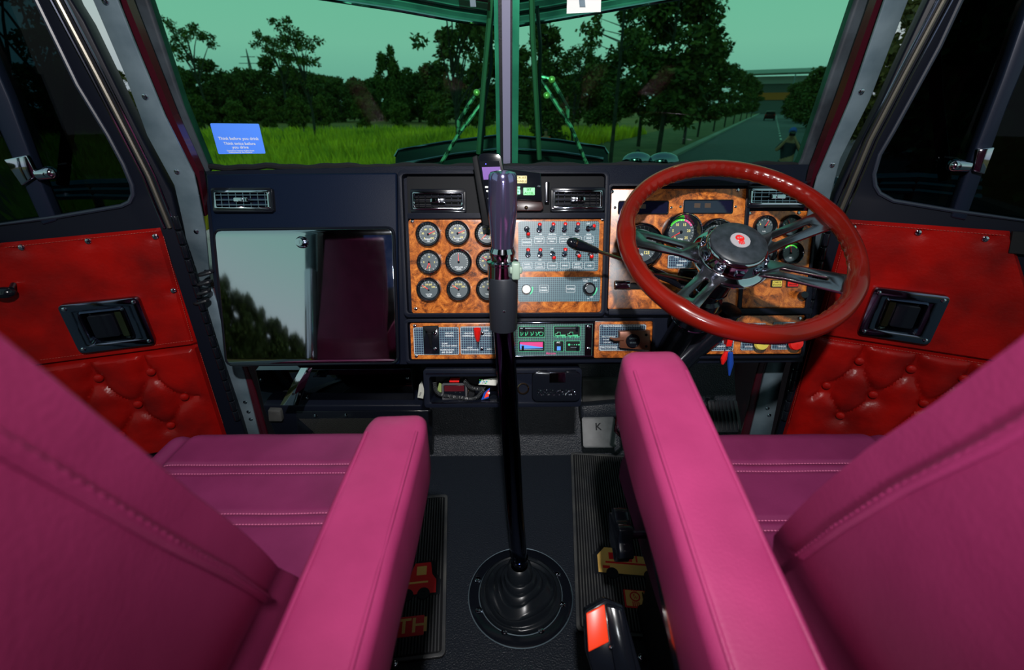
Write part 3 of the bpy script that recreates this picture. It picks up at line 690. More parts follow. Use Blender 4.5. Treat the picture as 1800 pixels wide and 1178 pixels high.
def arcpart(px, py, r0, r1_, a0, a1, mt, par):
    q = MB(); c = D.P(px, py, W+.0016); N = 12; vs = []
    for i in range(N+1):
        a = radians(a0+(a1-a0)*i/N); vs += [(c.x+r0*cos(a), c.y+r0*sin(a), c.z), (c.x+r1_*cos(a), c.y+r1_*sin(a), c.z)]
    q.add(vs, [(2*i, 2*i+1, 2*i+3, 2*i+2) for i in range(N)]); build('level_marking', q, mt, par)
arcpart(925, 508, .0135, .0165, -55, 20, 'green_btn2', sp2); arcpart(1035, 507, .0175, .0200, -60, 5, 'green_btn2', sp2)
q = MB(); q.lathe([(.011, 0), (.011, .010), (.0095, .012), (.0001, .0125)], m=0); q.lathe([(.0098, .0119), (.009, .0128), (.0001, .0130)], m=1); build('dimmer_knob', q, ['chrome_dark', 'white_knob'], dash, loc=D.P(925, 508, W+.001), label='white dimmer knob')
q = MB(); q.lathe([(.0150, 0), (.0150, .006), (.0135, .014), (.012, .016), (.010, .0165), (.0001, .0165)], m=0); q.disc(.0095, .0168, 1); build('wiper_knob', q, ['gloss_black', 'dial'], dash, loc=D.P(1035, 507, W+.001))
# toggle switches
TG = [((926, 403), (929, 412)), ((948, 404.5), (949, 394)), ((970.6, 404), (973, 393.5)), ((992, 404), (994, 393)), ((1014.5, 404), (1016.5, 393)), ((1034, 402), (1045, 397)),
      ((928, 448), (928.5, 439)), ((949, 448), (950, 439)), ((971, 446), (974, 453)), ((992, 447), (994, 438.5)), ((1015.6, 446), (1018, 449.5)), ((1038, 446), (1040, 450.5))]
tgp = None
for b_, t_ in TG:
    w = W+.001; A = D.P(*b_, w); B = D.P(*t_, w+.019)
    # the tip is brought to a common stick length
    d = (B-A).normalized()*.0215
    q = MB(); q.lathe([(.0066, 0), (.0066, .0015), (.0056, .002), (.0056, .004), (.0045, .0052), (.0001, .0055)], seg=16)
    ts = build('toggle_switch', q, 'chrome', dash, loc=A)
    q = MB(); q.tube([Vector((0, 0, .003)), d*.6, d], [.0030, .0040, .0046], seg=14); build('lever', q, 'chrome_dark', ts)
    q = MB(); T = Matrix.Translation(d) @ d.to_track_quat('Z', 'Y').to_matrix().to_4x4(); q.lathe([(.0042, -.0004), (.0040, .0012), (.0022, .0024), (.0001, .0028)], T=T, seg=14); build('cap', q, 'red_plastic', ts)

# control pod in the recess, with its label buttons
q = MB(); pp = D.loop([(833, 298), (885, 296), (951, 304), (953, 353), (906, 350), (840, 352)], .030); q.prism(pp, .004, .030); pod = build('cruise_control_pod', q, 'gloss_black', dash, bevel=.0025)
for px, mt, ls in (((907, 309, 926, 322), 'yellow_btn', ('CRUISE', 'ENABLE')), ((899, 328, 914.5, 341.5), 'green_btn2', ('ENGINE', 'LIMIT')), ((920, 330, 940, 343), 'green_btn', ('SET', 'ACCEL'))):
    a = D.rect(*px, .0325); q = MB(); q.prism(rr(*a, .001), .029, .0325, m=0)
    for k, l in enumerate(ls): q.text(l, .0068, ((a[0]+a[2])/2, (a[1]+a[3])/2+.0038-.0076*k), .0327, 1)
    build('switch_button', q, [mt, 'matt_black'], pod, label=mt.replace('_', ' ').replace('label', 'button'))
screw(pod, D.P(947, 327.5, .0300), .9)
q = MB(); q.prism(rr(*D.rect(958, 320, 966, 355, .022), .002), .003, .022); build('side_clip', q, 'chrome', dash, bevel=.001)
q = MB(); q.prism(D.loop([(905, 351), (953, 354), (956, 366), (950, 371), (905, 371)], .02), .003, .020); pc = build('leather_flap', q, mat('dark_brown_leather', (.03, .012, .012), .35), dash, bevel=.002)
q = MB(); q.ball(D.P(925, 365, .022), .0042); build('snap', q, 'tan_rod', pc)

# lower strip
panel('wood_panel', (722, 568, 904, 631), 0, W, .003, 'burl', lab='narrow walnut panel with suspension switches')
panel('wood_panel', (1045, 564, 1146, 629), 0, W, .003, 'burl', lab='narrow walnut panel with the park brake')
for x, y in ((729, 573), (732, 626)): screw(dash, D.P(x, y, W), 1.1)
p1 = plate((727, 575, 807, 624), .004, 'plate_dark'); p2 = plate((809, 574, 880, 623), .004, 'plate_dark')
label(p1, [('INFLATE', 790, 586, .0052), ('NORMAL', 790, 590.5, .0052), ('DUMP', 782, 604, .0052), ('DO NOT DRIVE', 790, 608, .0052), ('SUSPENSION', 786, 615, .0058), ('AIR DUMP', 786, 619.5, .0058)])
label(p2, [('UNLOCK', 824, 586, .0055), ('NORMALLY', 824, 590.5, .0055), ('PUSH', 854, 581, .005), ('TO LOCK', 857, 586, .005), ('IF WHEELS', 857, 590, .005), ('LOCK', 826, 611, .005), ('WHEELS SPINNING', 826, 615, .0048), ('INTER', 861, 614, .005)])
q = MB(); q.prism(D.loop([(743, 576), (771, 575), (773, 623), (745, 623)], W+.004), W, W+.004); gp = build('guard_plate', q, 'gloss_black', dash, bevel=.001)
for x, y in ((764.5, 586), (765.5, 613.5)): screw(gp, D.P(x, y, W+.004), 1.2)
q = MB(); q.tube([D.P(758, 611, W+.004), D.P(756, 592, W+.016), D.P(755, 584, W+.022)], [.003, .0045, .006], seg=8); q.prism(D.loop([(742, 574), (771, 573), (765, 583), (755, 585), (747, 581)], W+.024), W+.016, W+.024)
build('air_dump_lever', q, 'matt_black', dash, bevel=.001)
q = MB(); A = D.P(840, 610, W+.002); q.tube([A, D.P(840, 597, W+.014)], [.0022, .0022], 1); q.tube([D.P(840, 599, W+.013), D.P(839, 588, W+.021), D.P(839, 578.5, W+.026)], [.0040, .0078, .0088], 0)
build('lock_lever', q, ['red_plastic', 'chrome'], dash, label='red lever')
for x, y in ((848, 586), (847, 613)): screw(p2, D.P(x, y, W+.0012), 1.2)
# heater control panel
a = D.rect(884, 566, 1044.5, 628.5, .018); q = MB(); q.prism(rr(*a, .002), 0, .018, [rr(*inset(a, .004), .002)]); hc_ = build('heater_control_panel', q, 'chrome_dark', dash, bevel=.001)
a2 = inset(a, .0035); q = MB(); q.prism(rr(*a2, .001), .008, .014); build('heater_face', q, 'plate_green', hc_)
q = MB(); b = D.rect(1028, 571, 1040.5, 625, .0152); q.prism(rr(*b, .001), .0138, .0152); build('end_strip', q, 'chrome_dark', hc_)
for y in (575, 613): screw(hc_, D.P(1034, y, .0152), 1.3)
w = .0142
for px in ((911, 574, 958, 593), (973, 573, 1020, 592), (911, 599, 958, 618), (973, 599, 991, 618), (994, 599, 1020, 618)):
    r_ = D.rect(*px, w); q = MB(); q.prism(rr(*r_, .0025), w-.001, w+.0004, m=0); q.prism(rr(*r_, .0025), w+.0004, w+.0006, [rr(*inset(r_, .0007), .002)], m=1); build('control_window', q, ['matt_black', 'green_btn2'], hc_)
w = .0149; q = MB()
r_ = D.rect(914, 601.5, 954, 613, w); q.add([(r_[0], r_[3], w), (r_[0], (r_[1]+r_[3])/2+.003, w), (r_[2], r_[1]+.003, w), (r_[2], r_[3], w)], [(0, 1, 2, 3)], 0); q.add([(r_[0], (r_[1]+r_[3])/2+.003, w), (r_[0], r_[1], w), (r_[2], r_[1]+.001, w), (r_[2], r_[1]+.003, w)], [(0, 1, 2, 3)], 1)
r_ = D.rect(979, 609, 985.5, 616, w); q.box((r_[0], r_[1], w), (r_[2], r_[3], w+.0002), 1)
q.text('A/C', .0055, D.p(981.5, 602, w), w, 3); q.disc(.0028, w, 2, T=Matrix.Translation(D.P(999, 604, 0)), seg=14)
for k in range(4): q.disc(.0008+.0003*k, w, 2, T=Matrix.Translation(D.P(1004+4*k, 604, 0)), seg=10)
def strokes(pts, mi=2, r=.0007): q.tube([D.P(x, y, w) for x, y in pts], r, mi, seg=5)
for x in (914, 922, 932, 941):   # seated figures with air arrows
    strokes([(x, 584), (x+2, 585), (x+1.5, 590)]); strokes([(x+6, 583), (x+5, 587), (x+2.5, 590)])
strokes([(947, 585), (951, 583.5), (955, 585), (953.5, 590), (948.5, 590), (947, 585)])
for x in (976, 998):             # little truck outlines
    strokes([(x, 590), (x, 587), (x+3, 587), (x+4, 584), (x+9, 584), (x+9, 589), (x+18, 589)]); strokes([(x, 590), (x+18, 590)])
    for k in (3, 12, 16): q.disc(.0017, w, 2, T=Matrix.Translation(D.P(x+k, 590.5, 0)), seg=10)
strokes([(914, 577), (955, 577)], 4, .0004); strokes([(976, 577), (1016, 577)], 4, .0004); strokes([(1003, 611), (1014, 611)], 4, .0004); strokes([(914, 614.5), (954, 614.5)], 4, .0004)
q.text('Aircon', .0085, D.p(968, 621, w), w, 0)
build('control_symbol', q, ['magenta_print', 'blue_print', 'green_btn2', 'white', 'steel'], hc_)
for x, y in ((921, 579), (919, 612), (1014, 577.5), (1015, 612)):
    q = MB(); q.prism(rr(*D.rect(x-2, y-4, x+2, y+4, .02), .001), .0145, .022); build('slider', q, 'gloss_black', hc_, bevel=.0006)
# park brake
p3 = plate((1053, 570, 1135, 617), .004, 'plate_dark')
label(p3, [('PUSH FOR PARKING - PULL FOR RELEASE', 1093, 573.5, .0048), ('PULL TO RELEASE', 1070, 592, .0040), ('IN CASE OF', 1068, 597, .0040), ('LOW AIR', 1067, 602, .0040), ('TRACTOR PARK', 1070, 611, .0055)], box=[(1055, 608, 1084, 615.5)])
q = MB(); q.prism(D.loop([(1089, 583), (1143, 581), (1143, 616), (1090, 612)], W+.02), W+.001, W+.020); bk = build('park_brake_bracket', q, 'brown', dash, bevel=.0015)
q = MB(); q.tube([D.P(1096, 596, W+.018), D.P(1080, 597, W+.016), D.P(1072, 594, W+.016)], [.005, .004, .002]); build('release_tab', q, 'brown', dash)
q = MB(); q.lathe([(.0165, 0), (.0165, .004), (.015, .006), (.0145, .003), (.0001, .0035)], m=0); q.text('EATON', .005, (0, .006), .0042, 1); q.text('BRAKE', .005, (0, -.004), .0042, 1); build('brake_button', q, ['gloss_black', 'dial'], bk, loc=D.P(1112, 599, W+.020))
for x, y in ((1136, 589), (1136, 609)):
    q = MB(); q.disc(.0032, 0, 0, seg=14); build('bolt_hole', q, 'matt_black', bk, loc=D.P(x, y, W+.0202))
# lower right panel
ring('surround', (1228, 548, 1418, 630), 0, .018, .010, .006, 'vinyl', .004)
panel('wood_panel', (1237, 555, 1411, 622), 0, W, .003, 'burl', lab='walnut panel below the steering wheel with key switch')
for x, y in ((1243, 615), (1406, 560), (1402, 610)): screw(dash, D.P(x, y, W), 1.1)
for px, its in (((1251, 568, 1291, 617), [('IGNITION', 1270, 609, .0058)]), ((1303, 568, 1345, 616), [('SYSTEM PARK', 1322, 609.5, .0055)]), ((1357, 566, 1398, 615), [('DO NOT USE WHEN', 1377, 569.5, .0042), ('TRAILER IS EMPTY', 1378, 574, .0042), ('TRAILER', 1374, 609, .0055)])):
    pp_ = plate(px, .004, 'plate_dark'); label(pp_, its)
for x, y, mt in ((1329, 600, 'yellow_btn'), (1388, 600, 'red_plastic')):
    q = MB(); q.lathe([(.004, 0), (.004, .018), (.016, .020), (.0175, .024), (.015, .029), (.0001, .031)], seg=24); build('air_valve_knob', q, mt, dash, loc=D.P(x, y, W), label='red mushroom knob' if mt[0] == 'r' else 'yellow mushroom knob')
q = MB(); q.lathe([(.011, 0), (.011, .006), (.009, .009), (.0001, .009)]); build('key_switch', q, 'chrome', dash, loc=D.P(1273, 598, W))
# small things on the driver side
for px, mt, ls in (((1356, 492, 1375, 505), 'yellow_btn', ('CHECK', 'ENGINE')), ((1383, 491, 1404, 505), 'red_plastic', ('STOP', 'ENGINE'))):
    a = D.rect(*px, W+.004); q = MB(); q.prism(rr(*a, .001), W, W+.004, m=2); q.prism(rr(*inset(a, .002), .001), W+.003, W+.006, m=0)
    for k, l in enumerate(ls): q.text(l, .0055, ((a[0]+a[2])/2, (a[1]+a[3])/2+.003-.006*k), W+.0062, 1)
    build('warning_light', q, [mt, 'matt_black', 'gloss_black'], dash, label=mt.split('_')[0]+' warning light')
p4 = plate((1174, 448, 1216, 472), .003, 'plate_dark'); label(p4, [('PULL', 1190, 452, .005), ('TRAILER', 1200, 459, .005), ('BRAKE', 1195, 466, .005)])
q = MB(); q.box(*[tuple(v) for v in (D.P(1079, 509, W), D.P(1134, 497, W+.004))], 1); q.box(tuple(D.P(1079, 507, W+.004)), tuple(D.P(1109, 494, W+.016)), 0); build('cable_pull', q, ['chrome', 'matt_black'], dash, bevel=.002)
q = MB(); q.tube([D.P(1411, 519, W), D.P(1408, 520, W+.012)], .004, 1); q.tube([D.P(1410, 520, W+.008), D.P(1415, 518, W+.022)], [.010, .008], 0); build('pull_knob', q, ['gloss_black', 'chrome'], dash)

# ================================================================== below the dash
# centre console: tray, lighter and ashtray
K = Frame(D.o + D.n*(-.012), D.u, D.v)
con = root('centre_console', 'black under-dash tray with a chromed ashtray and lighter socket', 'console', m=K.m)
a = K.rect(745, 648, 1022, 716, .01); tr = K.rect(755, 662, 900, 708, .01)
q = MB(); q.prism(rr(*a, .008), -.10, .010, [rr(*tr, .006)]); build('console_body', q, 'vinyl', con, bevel=.003)
q = MB(); q.box((tr[0]-.002, tr[1]-.002, -.098), (tr[2]+.002, tr[3]+.002, -.094)); build('tray_back', q, 'matt_black', con)
q = MB(); q.tube([(tr[0]+.004, tr[1], .010), (tr[2], tr[1], .010)], .0018); q.tube([(a[0]+.006, a[3]-.012, .011), (a[2]-.02, a[3]-.012, .011)], .0012); build('edge_trim', q, 'chrome_dark', con)
q = MB(); q.lathe([(.0145, 0), (.0150, .003), (.0130, .005), (.0115, .003), (.011, -.008), (.0001, -.008)], m=0); q.box((-.004, -.004, -.008), (.003, .005, -.003), 1); build('lighter_socket', q, ['tan_rod', 'steel'], con, loc=K.P(919.5, 683, .010))
b = K.rect(936, 655, 1020, 705, .026); q = MB(); q.prism(rr(*b, .012), .008, .026); ash = build('ashtray', q, 'gloss_black', con, bevel=.003, label='glossy black ashtray with a chrome vine ornament')
q = MB(); q.prism(rr(*inset(b, -.001), .012), .019, .0215, [rr(*inset(b, .001), .011)]); build('ashtray_rim', q, 'chrome_dark', ash)
t = K.rect(966, 655, 994, 672, .03); q = MB(); q.prism(rr(*t, .002), .022, .031); build('ashtray_tab', q, 'chrome', ash, bevel=.001)
for x in (944, 995):
    q = MB(); r_ = K.rect(x, 652, x+18, 657, .02); q.prism(rr(*r_, .001), .008, .022); build('ashtray_hinge', q, 'gloss_black', ash, bevel=.001)
q = MB(); c0 = K.P(978, 690, .0275)
for sgn in (-1, 1):
    for k in range(6):
        x = sgn*(.006+k*.0075); y = .0035*(1 if k % 2 else -1); q.tube([c0+Vector((x+.0032*cos(t*.7), y+.0032*sin(t*.7), 0)) for t in range(9)], .0006, closed=True, seg=5); q.ball(c0+Vector((x+sgn*.003, -y*1.6, 0)), .0014, seg=6)
    q.tube([c0+Vector((sgn*k*.004, .004*sin(k*.9), 0)) for k in range(13)], .0007, seg=5)
build('vine_ornament', q, 'chrome', ash)
# things in the tray
def KP(x, y, w=-.04): return K.m @ K.P(x, y, w)
R_ = root('two_way_radio', 'black two-way radio with red display and coiled cord in the dash tray', 'radio', m=K.m)
a = K.rect(777, 676, 820, 700, -.020); q = MB(); q.prism(rr(*a, .003), -.075, -.020); build('radio_body', q, 'gloss_black', R_, bevel=.002)
q = MB(); b = K.rect(781, 678, 816, 688, -.019); q.prism(rr(*b, .001), -.021, -.0185); build('radio_display', q, mat('dim_red_display', (.06, .006, .010), .2), R_)
q = MB(); q.prism(rr(*K.rect(777, 674, 821, 703, -.018), .004), -.021, -.0175, [rr(*K.rect(780, 677, 818, 700, -.018), .003)]); build('radio_frame', q, mat('radio_grey', (.06, .06, .065), .3), R_)
q = MB(); q.prism(rr(*K.rect(790, 668, 807, 672, -.03), .001), -.05, -.03); build('radio_button', q, 'red_plastic', R_)
q = MB(); path = [K.P(*p, -.006) for p in ((764, 672), (766, 686), (775, 694), (792, 697), (810, 699), (826, 701), (838, 699), (846, 690), (851, 684), (838, 684), (826, 680), (816, 669))]
sm = []
for i in range(len(path)-1):
    p0, p1, p2, p3_ = path[max(0, i-1)], path[i], path[i+1], path[min(len(path)-1, i+2)]
    for k in range(40):
        t = k/40; sm.append(.5*((2*p1)+(p2-p0)*t+(2*p0-5*p1+4*p2-p3_)*t*t+(3*p1-p0-3*p2+p3_)*t**3))
hel = []; ph = 0
for i in range(len(sm)-1):
    tn = (sm[i+1]-sm[i]); ph += tn.length/.0034*2*pi; tn.normalize(); sd = tn.cross(Vector((0, 0, 1))).normalized()
    hel.append(sm[i] + (sd*cos(ph)+Vector((0, 0, 1))*sin(ph))*.0042)
q.tube(hel, .0011, seg=5); build('coiled_cord', q, mat('cord_plastic', (.03, .032, .035), .35), R_)
def card(name, pts, w, mt, label_, cat, th=.0015, extra=None, tilt=0, group=None):
    o = root(name, label_, cat, m=K.m, group=group); lp = K.loop(pts, w); q = MB(); q.prism(lp, w-th, w); b_ = build('sheet', q, mt, o)
    if extra: extra(o)
    return o
def leaf_print(o):
    q = MB()
    for k in range(26):
        x = 842+22*random.random(); y = 667+8*random.random(); p = K.P(x, y, -.0235); q.add([p+Vector((.0015*cos(a), .0015*sin(a), 0)) for a in (0, 1.6, 3.1, 4.7)], [(0, 1, 2, 3)], random.randint(0, 2))
    build('print', q, ['blue_print', 'green_print', 'matt_black'], o)
card('leaflet', [(841, 676), (848, 667), (876, 664), (872, 678)], -.024, 'paper', 'printed leaflet lying at the top right of the dash tray', 'leaflet', extra=leaf_print)
def wrap_print(o):
    q = MB(); q.prism(K.loop([(851, 700), (855, 690), (860, 685), (859, 697)], -.0078), -.008, -.0078); build('print', q, 'orange_red', o)
    q = MB(); q.prism(K.loop([(856, 691), (861, 689), (861, 693)], -.0070), -.008, -.0073); build('print', q, 'white', o)
card('snack_wrapper', [(846, 703), (851, 690), (861, 682), (859, 700)], -.009, 'blue_plastic', 'blue and orange wrapper in the tray beside the coiled cord', 'wrapper', extra=wrap_print)
card('receipt', [(768, 688), (772, 673), (776, 675), (776, 690)], -.030, mat('green_paper', (.16, .22, .06), .6), 'crumpled green paper slip at the left of the dash tray', 'receipt')
q = MB(); q.lathe([(.011, 0), (.011, .012), (.009, .014), (.0001, .014)], T=Matrix.Translation(K.P(868, 699, -.018))); bc = build('bottle_cap', q, 'gloss_black'); bc.matrix_world = K.m; tag(bc, 'black round cap in the right corner of the dash tray', 'cap')
q = MB(); q.prism(rr(*K.rect(818, 682, 834, 698, -.03), .008), -.06, -.03); q.tube([K.P(820, 700, -.02), K.P(824, 686, -.02), K.P(826, 680, -.03)], .0008, 1); lt = build('lighter_plug', q, ['matt_black', 'tan_rod'], bevel=.003); lt.matrix_world = K.m; tag(lt, 'dark plug with a thin brass wire in the dash tray behind the cord', 'plug')

# passenger footwell heater box with its glossy front
HB = Frame((0, 1.13, .5), (1, 0, 0), (0, -.10, .995))
hb = root('heater_box', 'glossy black heater box under the glove box with a steel support strut', 'heater', m=HB.m)
q = MB(); q.prism(HB.loop([(449, 651), (722, 649), (729, 711), (463, 712)]), -.15, 0); build('glossy_front', q, mat('black_mirror_panel', (.10, .11, .14), .04, 1.), hb, bevel=.0015)
q = MB(); q.prism(HB.loop([(462, 711), (742, 711), (745, 800), (500, 800), (468, 726)], .02), -.15, .025); build('lower_box', q, 'vinyl', hb, bevel=.006)
q = MB(); q.prism(HB.loop([(520, 724), (760, 722), (760, 790), (525, 790)], .03), .024, .030); build('grille_frame', q, 'gloss_black', hb, bevel=.002)
q = MB(); u0, v0, u1, v1 = HB.rect(533, 736, 668, 780, .032)
for k in range(int((u1-u0)/.004)): q.tube([(u0+k*.004, v0, .031), (u0+k*.004+(v1-v0)*.6, v1, .031)], .0007, seg=4); q.tube([(u0+k*.004, v1, .0315), (u0+k*.004+(v1-v0)*.6, v0, .0315)], .0007, seg=4)
build('grille_mesh', q, mat('grille_wire', (.22, .22, .20), .35, 1.), hb)
for x, y in ((555, 731), (609, 730)): screw(hb, HB.P(x, y, .030), 1.5)
for x, y in ((459, 668), (716, 665), (540, 700)): screw(hb, HB.P(x, y, .001), 1.0)
q = MB(); q.prism(HB.loop([(470, 722), (492, 723), (496, 742), (472, 742)], .04), 0, .04); build('duct', q, 'grey_mat', hb, bevel=.004)
SF = Frame((0, 1.08, .5), (1, 0, 0), (0, .25, .97)); rel = HB.m.inverted() @ SF.m
q = MB(); q.prism(SF.loop([(529, 646), (549, 646), (524, 713), (492, 713)]), -.004, 0, T=rel); stt = build('support_strut', q, 'chrome', hb, bevel=.001)
for x, y in ((540, 653), (515, 693), (527, 693)):
    q = MB(); q.disc(.0035, .0005, T=rel @ Matrix.Translation(SF.P(x, y, 0)), seg=14); build('bolt_hole', q, 'matt_black', stt)
q = MB(); q.prism(HB.loop([(733, 702), (736, 680), (741, 673), (745, 690), (743, 704)], .03), .02, .022); q.text('FUSES', .006, HB.p(738, 696, .03), .0225, 1, rot=1.2)
cd_ = build('fuse_card', q, ['paper', 'matt_black']); cd_.matrix_world = HB.m; tag(cd_, 'small folded paper card stuck between the heater box and the tray', 'card')
# ================================================================== handset on the dash
HF = Frame(D.o + D.n*.055, (1, -.10, 0), (-.16, .20, .96))
hs = root('hand_held_device', 'dark handset with a purple screen leaning on the dash behind the gear knob', 'handset', m=HF.m)
q = MB(); q.prism(round_poly(HF.loop([(839, 270), (879, 268), (905, 395), (862, 398)]), .014), -.016, 0); build('handset_body', q, 'gloss_black', hs, bevel=.003, bseg=3)
q = MB(); q.prism(HF.loop([(829, 276), (838, 272), (860, 398), (848, 396)], .0), -.022, -.003); build('cradle', q, 'matt_black', hs, bevel=.002)
q = MB(); q.prism(HF.loop([(847, 294), (879, 293), (882, 315), (850, 316)], .001), -.001, .001); build('handset_screen', q, 'screen', hs)
q = MB(); q.prism(HF.loop([(843, 284), (877, 283), (879, 293), (845, 294)], .0008), -.001, .0008, m=0); q.ball(HF.P(854, 288.5, .001), .0012, 1, seg=8); build('status_bar', q, ['gloss_black', 'blue_led'], hs)
for x, y in ((856, 329), (861, 329), (858, 336), (861, 349), (863, 360)):
    q = MB(); q.prism(rr(-.004, -.0018, .004, .0018, .001), 0, .002); build('key', q, 'white_plastic', hs, loc=HF.P(x, y, 0))

# ================================================================== steering wheel
wn = Vector((-.0168, -.518, .855)).normalized(); wu = Vector((1, 0, .0197)).normalized()
wc = CAM + (Vector((.453, .876, .8445))-CAM)*.936
WF = Frame(wc, wu, wn.cross(wu)); ro_ = .235*.936; rt = .0158; RC = ro_-rt
sw_ = root('steering_wheel', 'large red wooden steering wheel with four slotted chrome spokes', 'steering wheel', m=WF.m)
def ang(px, py): u, v = WF.p(px, py); return math.atan2(v, u)
SPK = [(ang(1124, 412), 'a'), (ang(1432, 388), 'b'), (ang(1482, 492), 'c'), (ang(1217, 517), 'd')]
q = MB(); NU, NV = 240, 20; vs = []; fs = []
for i in range(NU):
    a = 2*pi*i/NU; dmin = min(abs((a-s[0]+pi) % (2*pi)-pi) for s in SPK)
    fat = .0035*math.exp(-(dmin/.11)**2); rip = 0 if dmin < .22 else .0011*sin(a*64)
    for j in range(NV):
        b = 2*pi*j/NV; inn = max(0, -cos(b)); r = rt + fat*(.4+.6*inn) + rip*inn**2
        vs.append(((RC+r*cos(b))*cos(a), (RC+r*cos(b))*sin(a), r*sin(b)*1.05))
for i in range(NU):
    for j in range(NV):
        k = (i+1) % NU; l = (j+1) % NV; fs.append((i*NV+j, k*NV+j, k*NV+l, i*NV+l))
q.add(vs, fs, smooth=True); build('rim', q, 'rim_wood', sw_)
hubz = .012
for a, _ in SPK:
    T = Matrix.Rotation(a, 4, 'Z'); ri = .045; re = RC-.010
    def pos(r): return -.004 - .038*(1-min(1, max(0, (r-ri)/(re-ri))))**1.25
    q = MB(); o1 = [(ri, -.030), (.070, -.022), (.10, -.0195), (re, -.0225), (re, .0225), (.10, .0195), (.070, .022), (ri, .030)]
    sl = rr(.088, -.0052, re-.030, .0052, .005, 4)
    q.prism(o1, -.006, 0, [sl]); q.v = [(x, y, z+pos(x)) for x, y, z in q.v]; q.v = [tuple(T @ Vector(v)) for v in q.v]
    sp_ = build('spoke', q, 'chrome_worn', sw_, bevel=.0016)
    q = MB(); q.box((re-.004, -.0235, -.010), (re+.003, .0235, .004), T=T); build('spoke_clamp', q, 'chrome', sp_, bevel=.001)
HUBT = Matrix.Translation((.004, 0, -.042)) @ Matrix.Scale(1.04, 4)
q = MB(); q.lathe([(.040, -.045), (.060, -.020), (.070, -.008), (.0715, -.002), (.068, .002), (.060, .004), (.058, .006), (.054, .024), (.052, .030), (.048, .033), (.044, .034)], seg=48, T=HUBT); hub = build('hub', q, 'chrome', sw_)
q = MB()
for k in range(10):
    T = HUBT @ Matrix.Rotation(2*pi*(k+.3)/10, 4, 'Z'); q.box((.0520, -.0085, .009), (.0605, .0085, .022), T=T)
build('hub_ribs', q, 'chrome_dark', hub, bevel=.003)
q = MB(); q.lathe([(.0495, .030), (.0490, .036), (.046, .0385), (.030, .041), (.0001, .0415)], seg=48, T=HUBT); hp_ = build('horn_cap', q, mat('worn_horn_cap', (.024, .030, .038), .45, spec=.3, c2=(.012, .016, .02), nscale=60), sw_)
q = MB(); q.lathe([(.0175, .0408), (.0170, .0424), (.0001, .0426)], m=0, seg=32, T=HUBT); q.lathe([(.0078, .0428), (.0070, .0434), (.0055, .0434), (.0050, .0428)], m=1, T=HUBT @ Matrix.Translation((0, .004, 0)), seg=24)
q.disc(.0050, .0429, 1, T=HUBT @ Matrix.Translation((0, .004, 0)), seg=20)
for k in range(4): x = -.0040+k*.0027; q.box((x-.0009, -.0115+.001*abs(k-1.5), .0426), (x+.0009, -.0030, .0432), 1, T=HUBT)
q.text('KW', .0055, (0, .004), .0436, 0, T=HUBT)
build('horn_emblem', q, ['grey_emblem', 'red_plastic'], hp_, label='grey disc with a red radiator badge')

# ================================================================== steering column with its stalks
col = root('steering_column', 'black steering column running down behind the wooden wheel', 'steering column', (wc.x, wc.y, wc.z))
def cl(p): return Vector(p)-wc
A0 = wc - wn*.075; ax = Vector((-.10, .42, -.90)).normalized()
q = MB(); Tm = Matrix.Translation(A0-wc) @ (ax).to_track_quat('Z', 'Y').to_matrix().to_4x4()
q.lathe([(.034, -.01), (.036, .01), (.036, .05), (.030, .055), (.030, .075), (.038, .08), (.040, .10), (.034, .105), (.034, .12), (.042, .125), (.044, .15), (.036, .16), (.030, .17), (.030, .40)], m=0, T=Tm, seg=24); build('column_tube', q, 'gloss_black', col)
q = MB()
for z, r in ((.053, .037), (.103, .041), (.123, .043), (.152, .045)): q.lathe([(r, z-.002), (r+.001, z), (r, z+.002), (r-.006, z)], T=Tm, seg=24)
build('column_ring', q, 'chrome_dark', col)
q = MB(); P0 = onY(1240, 560, .99); q.tube([cl(onY(1285, 545, .95)), cl(onY(1262, 575, .97)), cl(onY(1215, 612, .98)), cl(onY(1185, 640, .97)), cl(onY(1165, 675, 1.0))], [.026, .032, .034, .036, .034], seg=14); build('column_shroud', q, 'gloss_black', col)
# trailer brake stalk with tan rod reaching over the switches
q = MB(); a = cl(onY(1014, 430, .86)); b = cl(onY(1049, 441, .885)); q.tube([cl(onY(1004, 426, .853)), a, b], [.0095, .0115, .0062], 0, seg=16); q.tube([cl(onY(1008.2, 427.3, .8556)), cl(onY(1009.4, 427.7, .8564))], .0112, 1, seg=16)
q.ball(cl(onY(1004, 426, .853)), .0088, seg=14)
st1 = build('stalk_grip', q, ['gloss_black', 'tan_rod'], col)
q = MB(); q.tube([cl(onY(1046, 440, .883)), cl(onY(1090, 455, .905)), cl(onY(1150, 480, .925)), cl(onY(1250, 500, .915))], [.0036, .0036, .004, .006], seg=10); build('stalk_rod', q, 'tan_rod', col)
q = MB(); q.tube([cl(onY(1143, 474, .93)), cl(onY(1160, 483, .93)), cl(onY(1178, 491, .93)), cl(onY(1196, 504, .93)), cl(onY(1250, 510, .91))], [.008, .010, .009, .005, .008], seg=10); build('indicator_stalk', q, 'gloss_black', col)
q = MB(); q.box(tuple(cl(onY(1192, 505, .955))), tuple(cl(onY(1228, 470, .975)))); build('indicator_housing', q, 'gloss_black', col, bevel=.004)

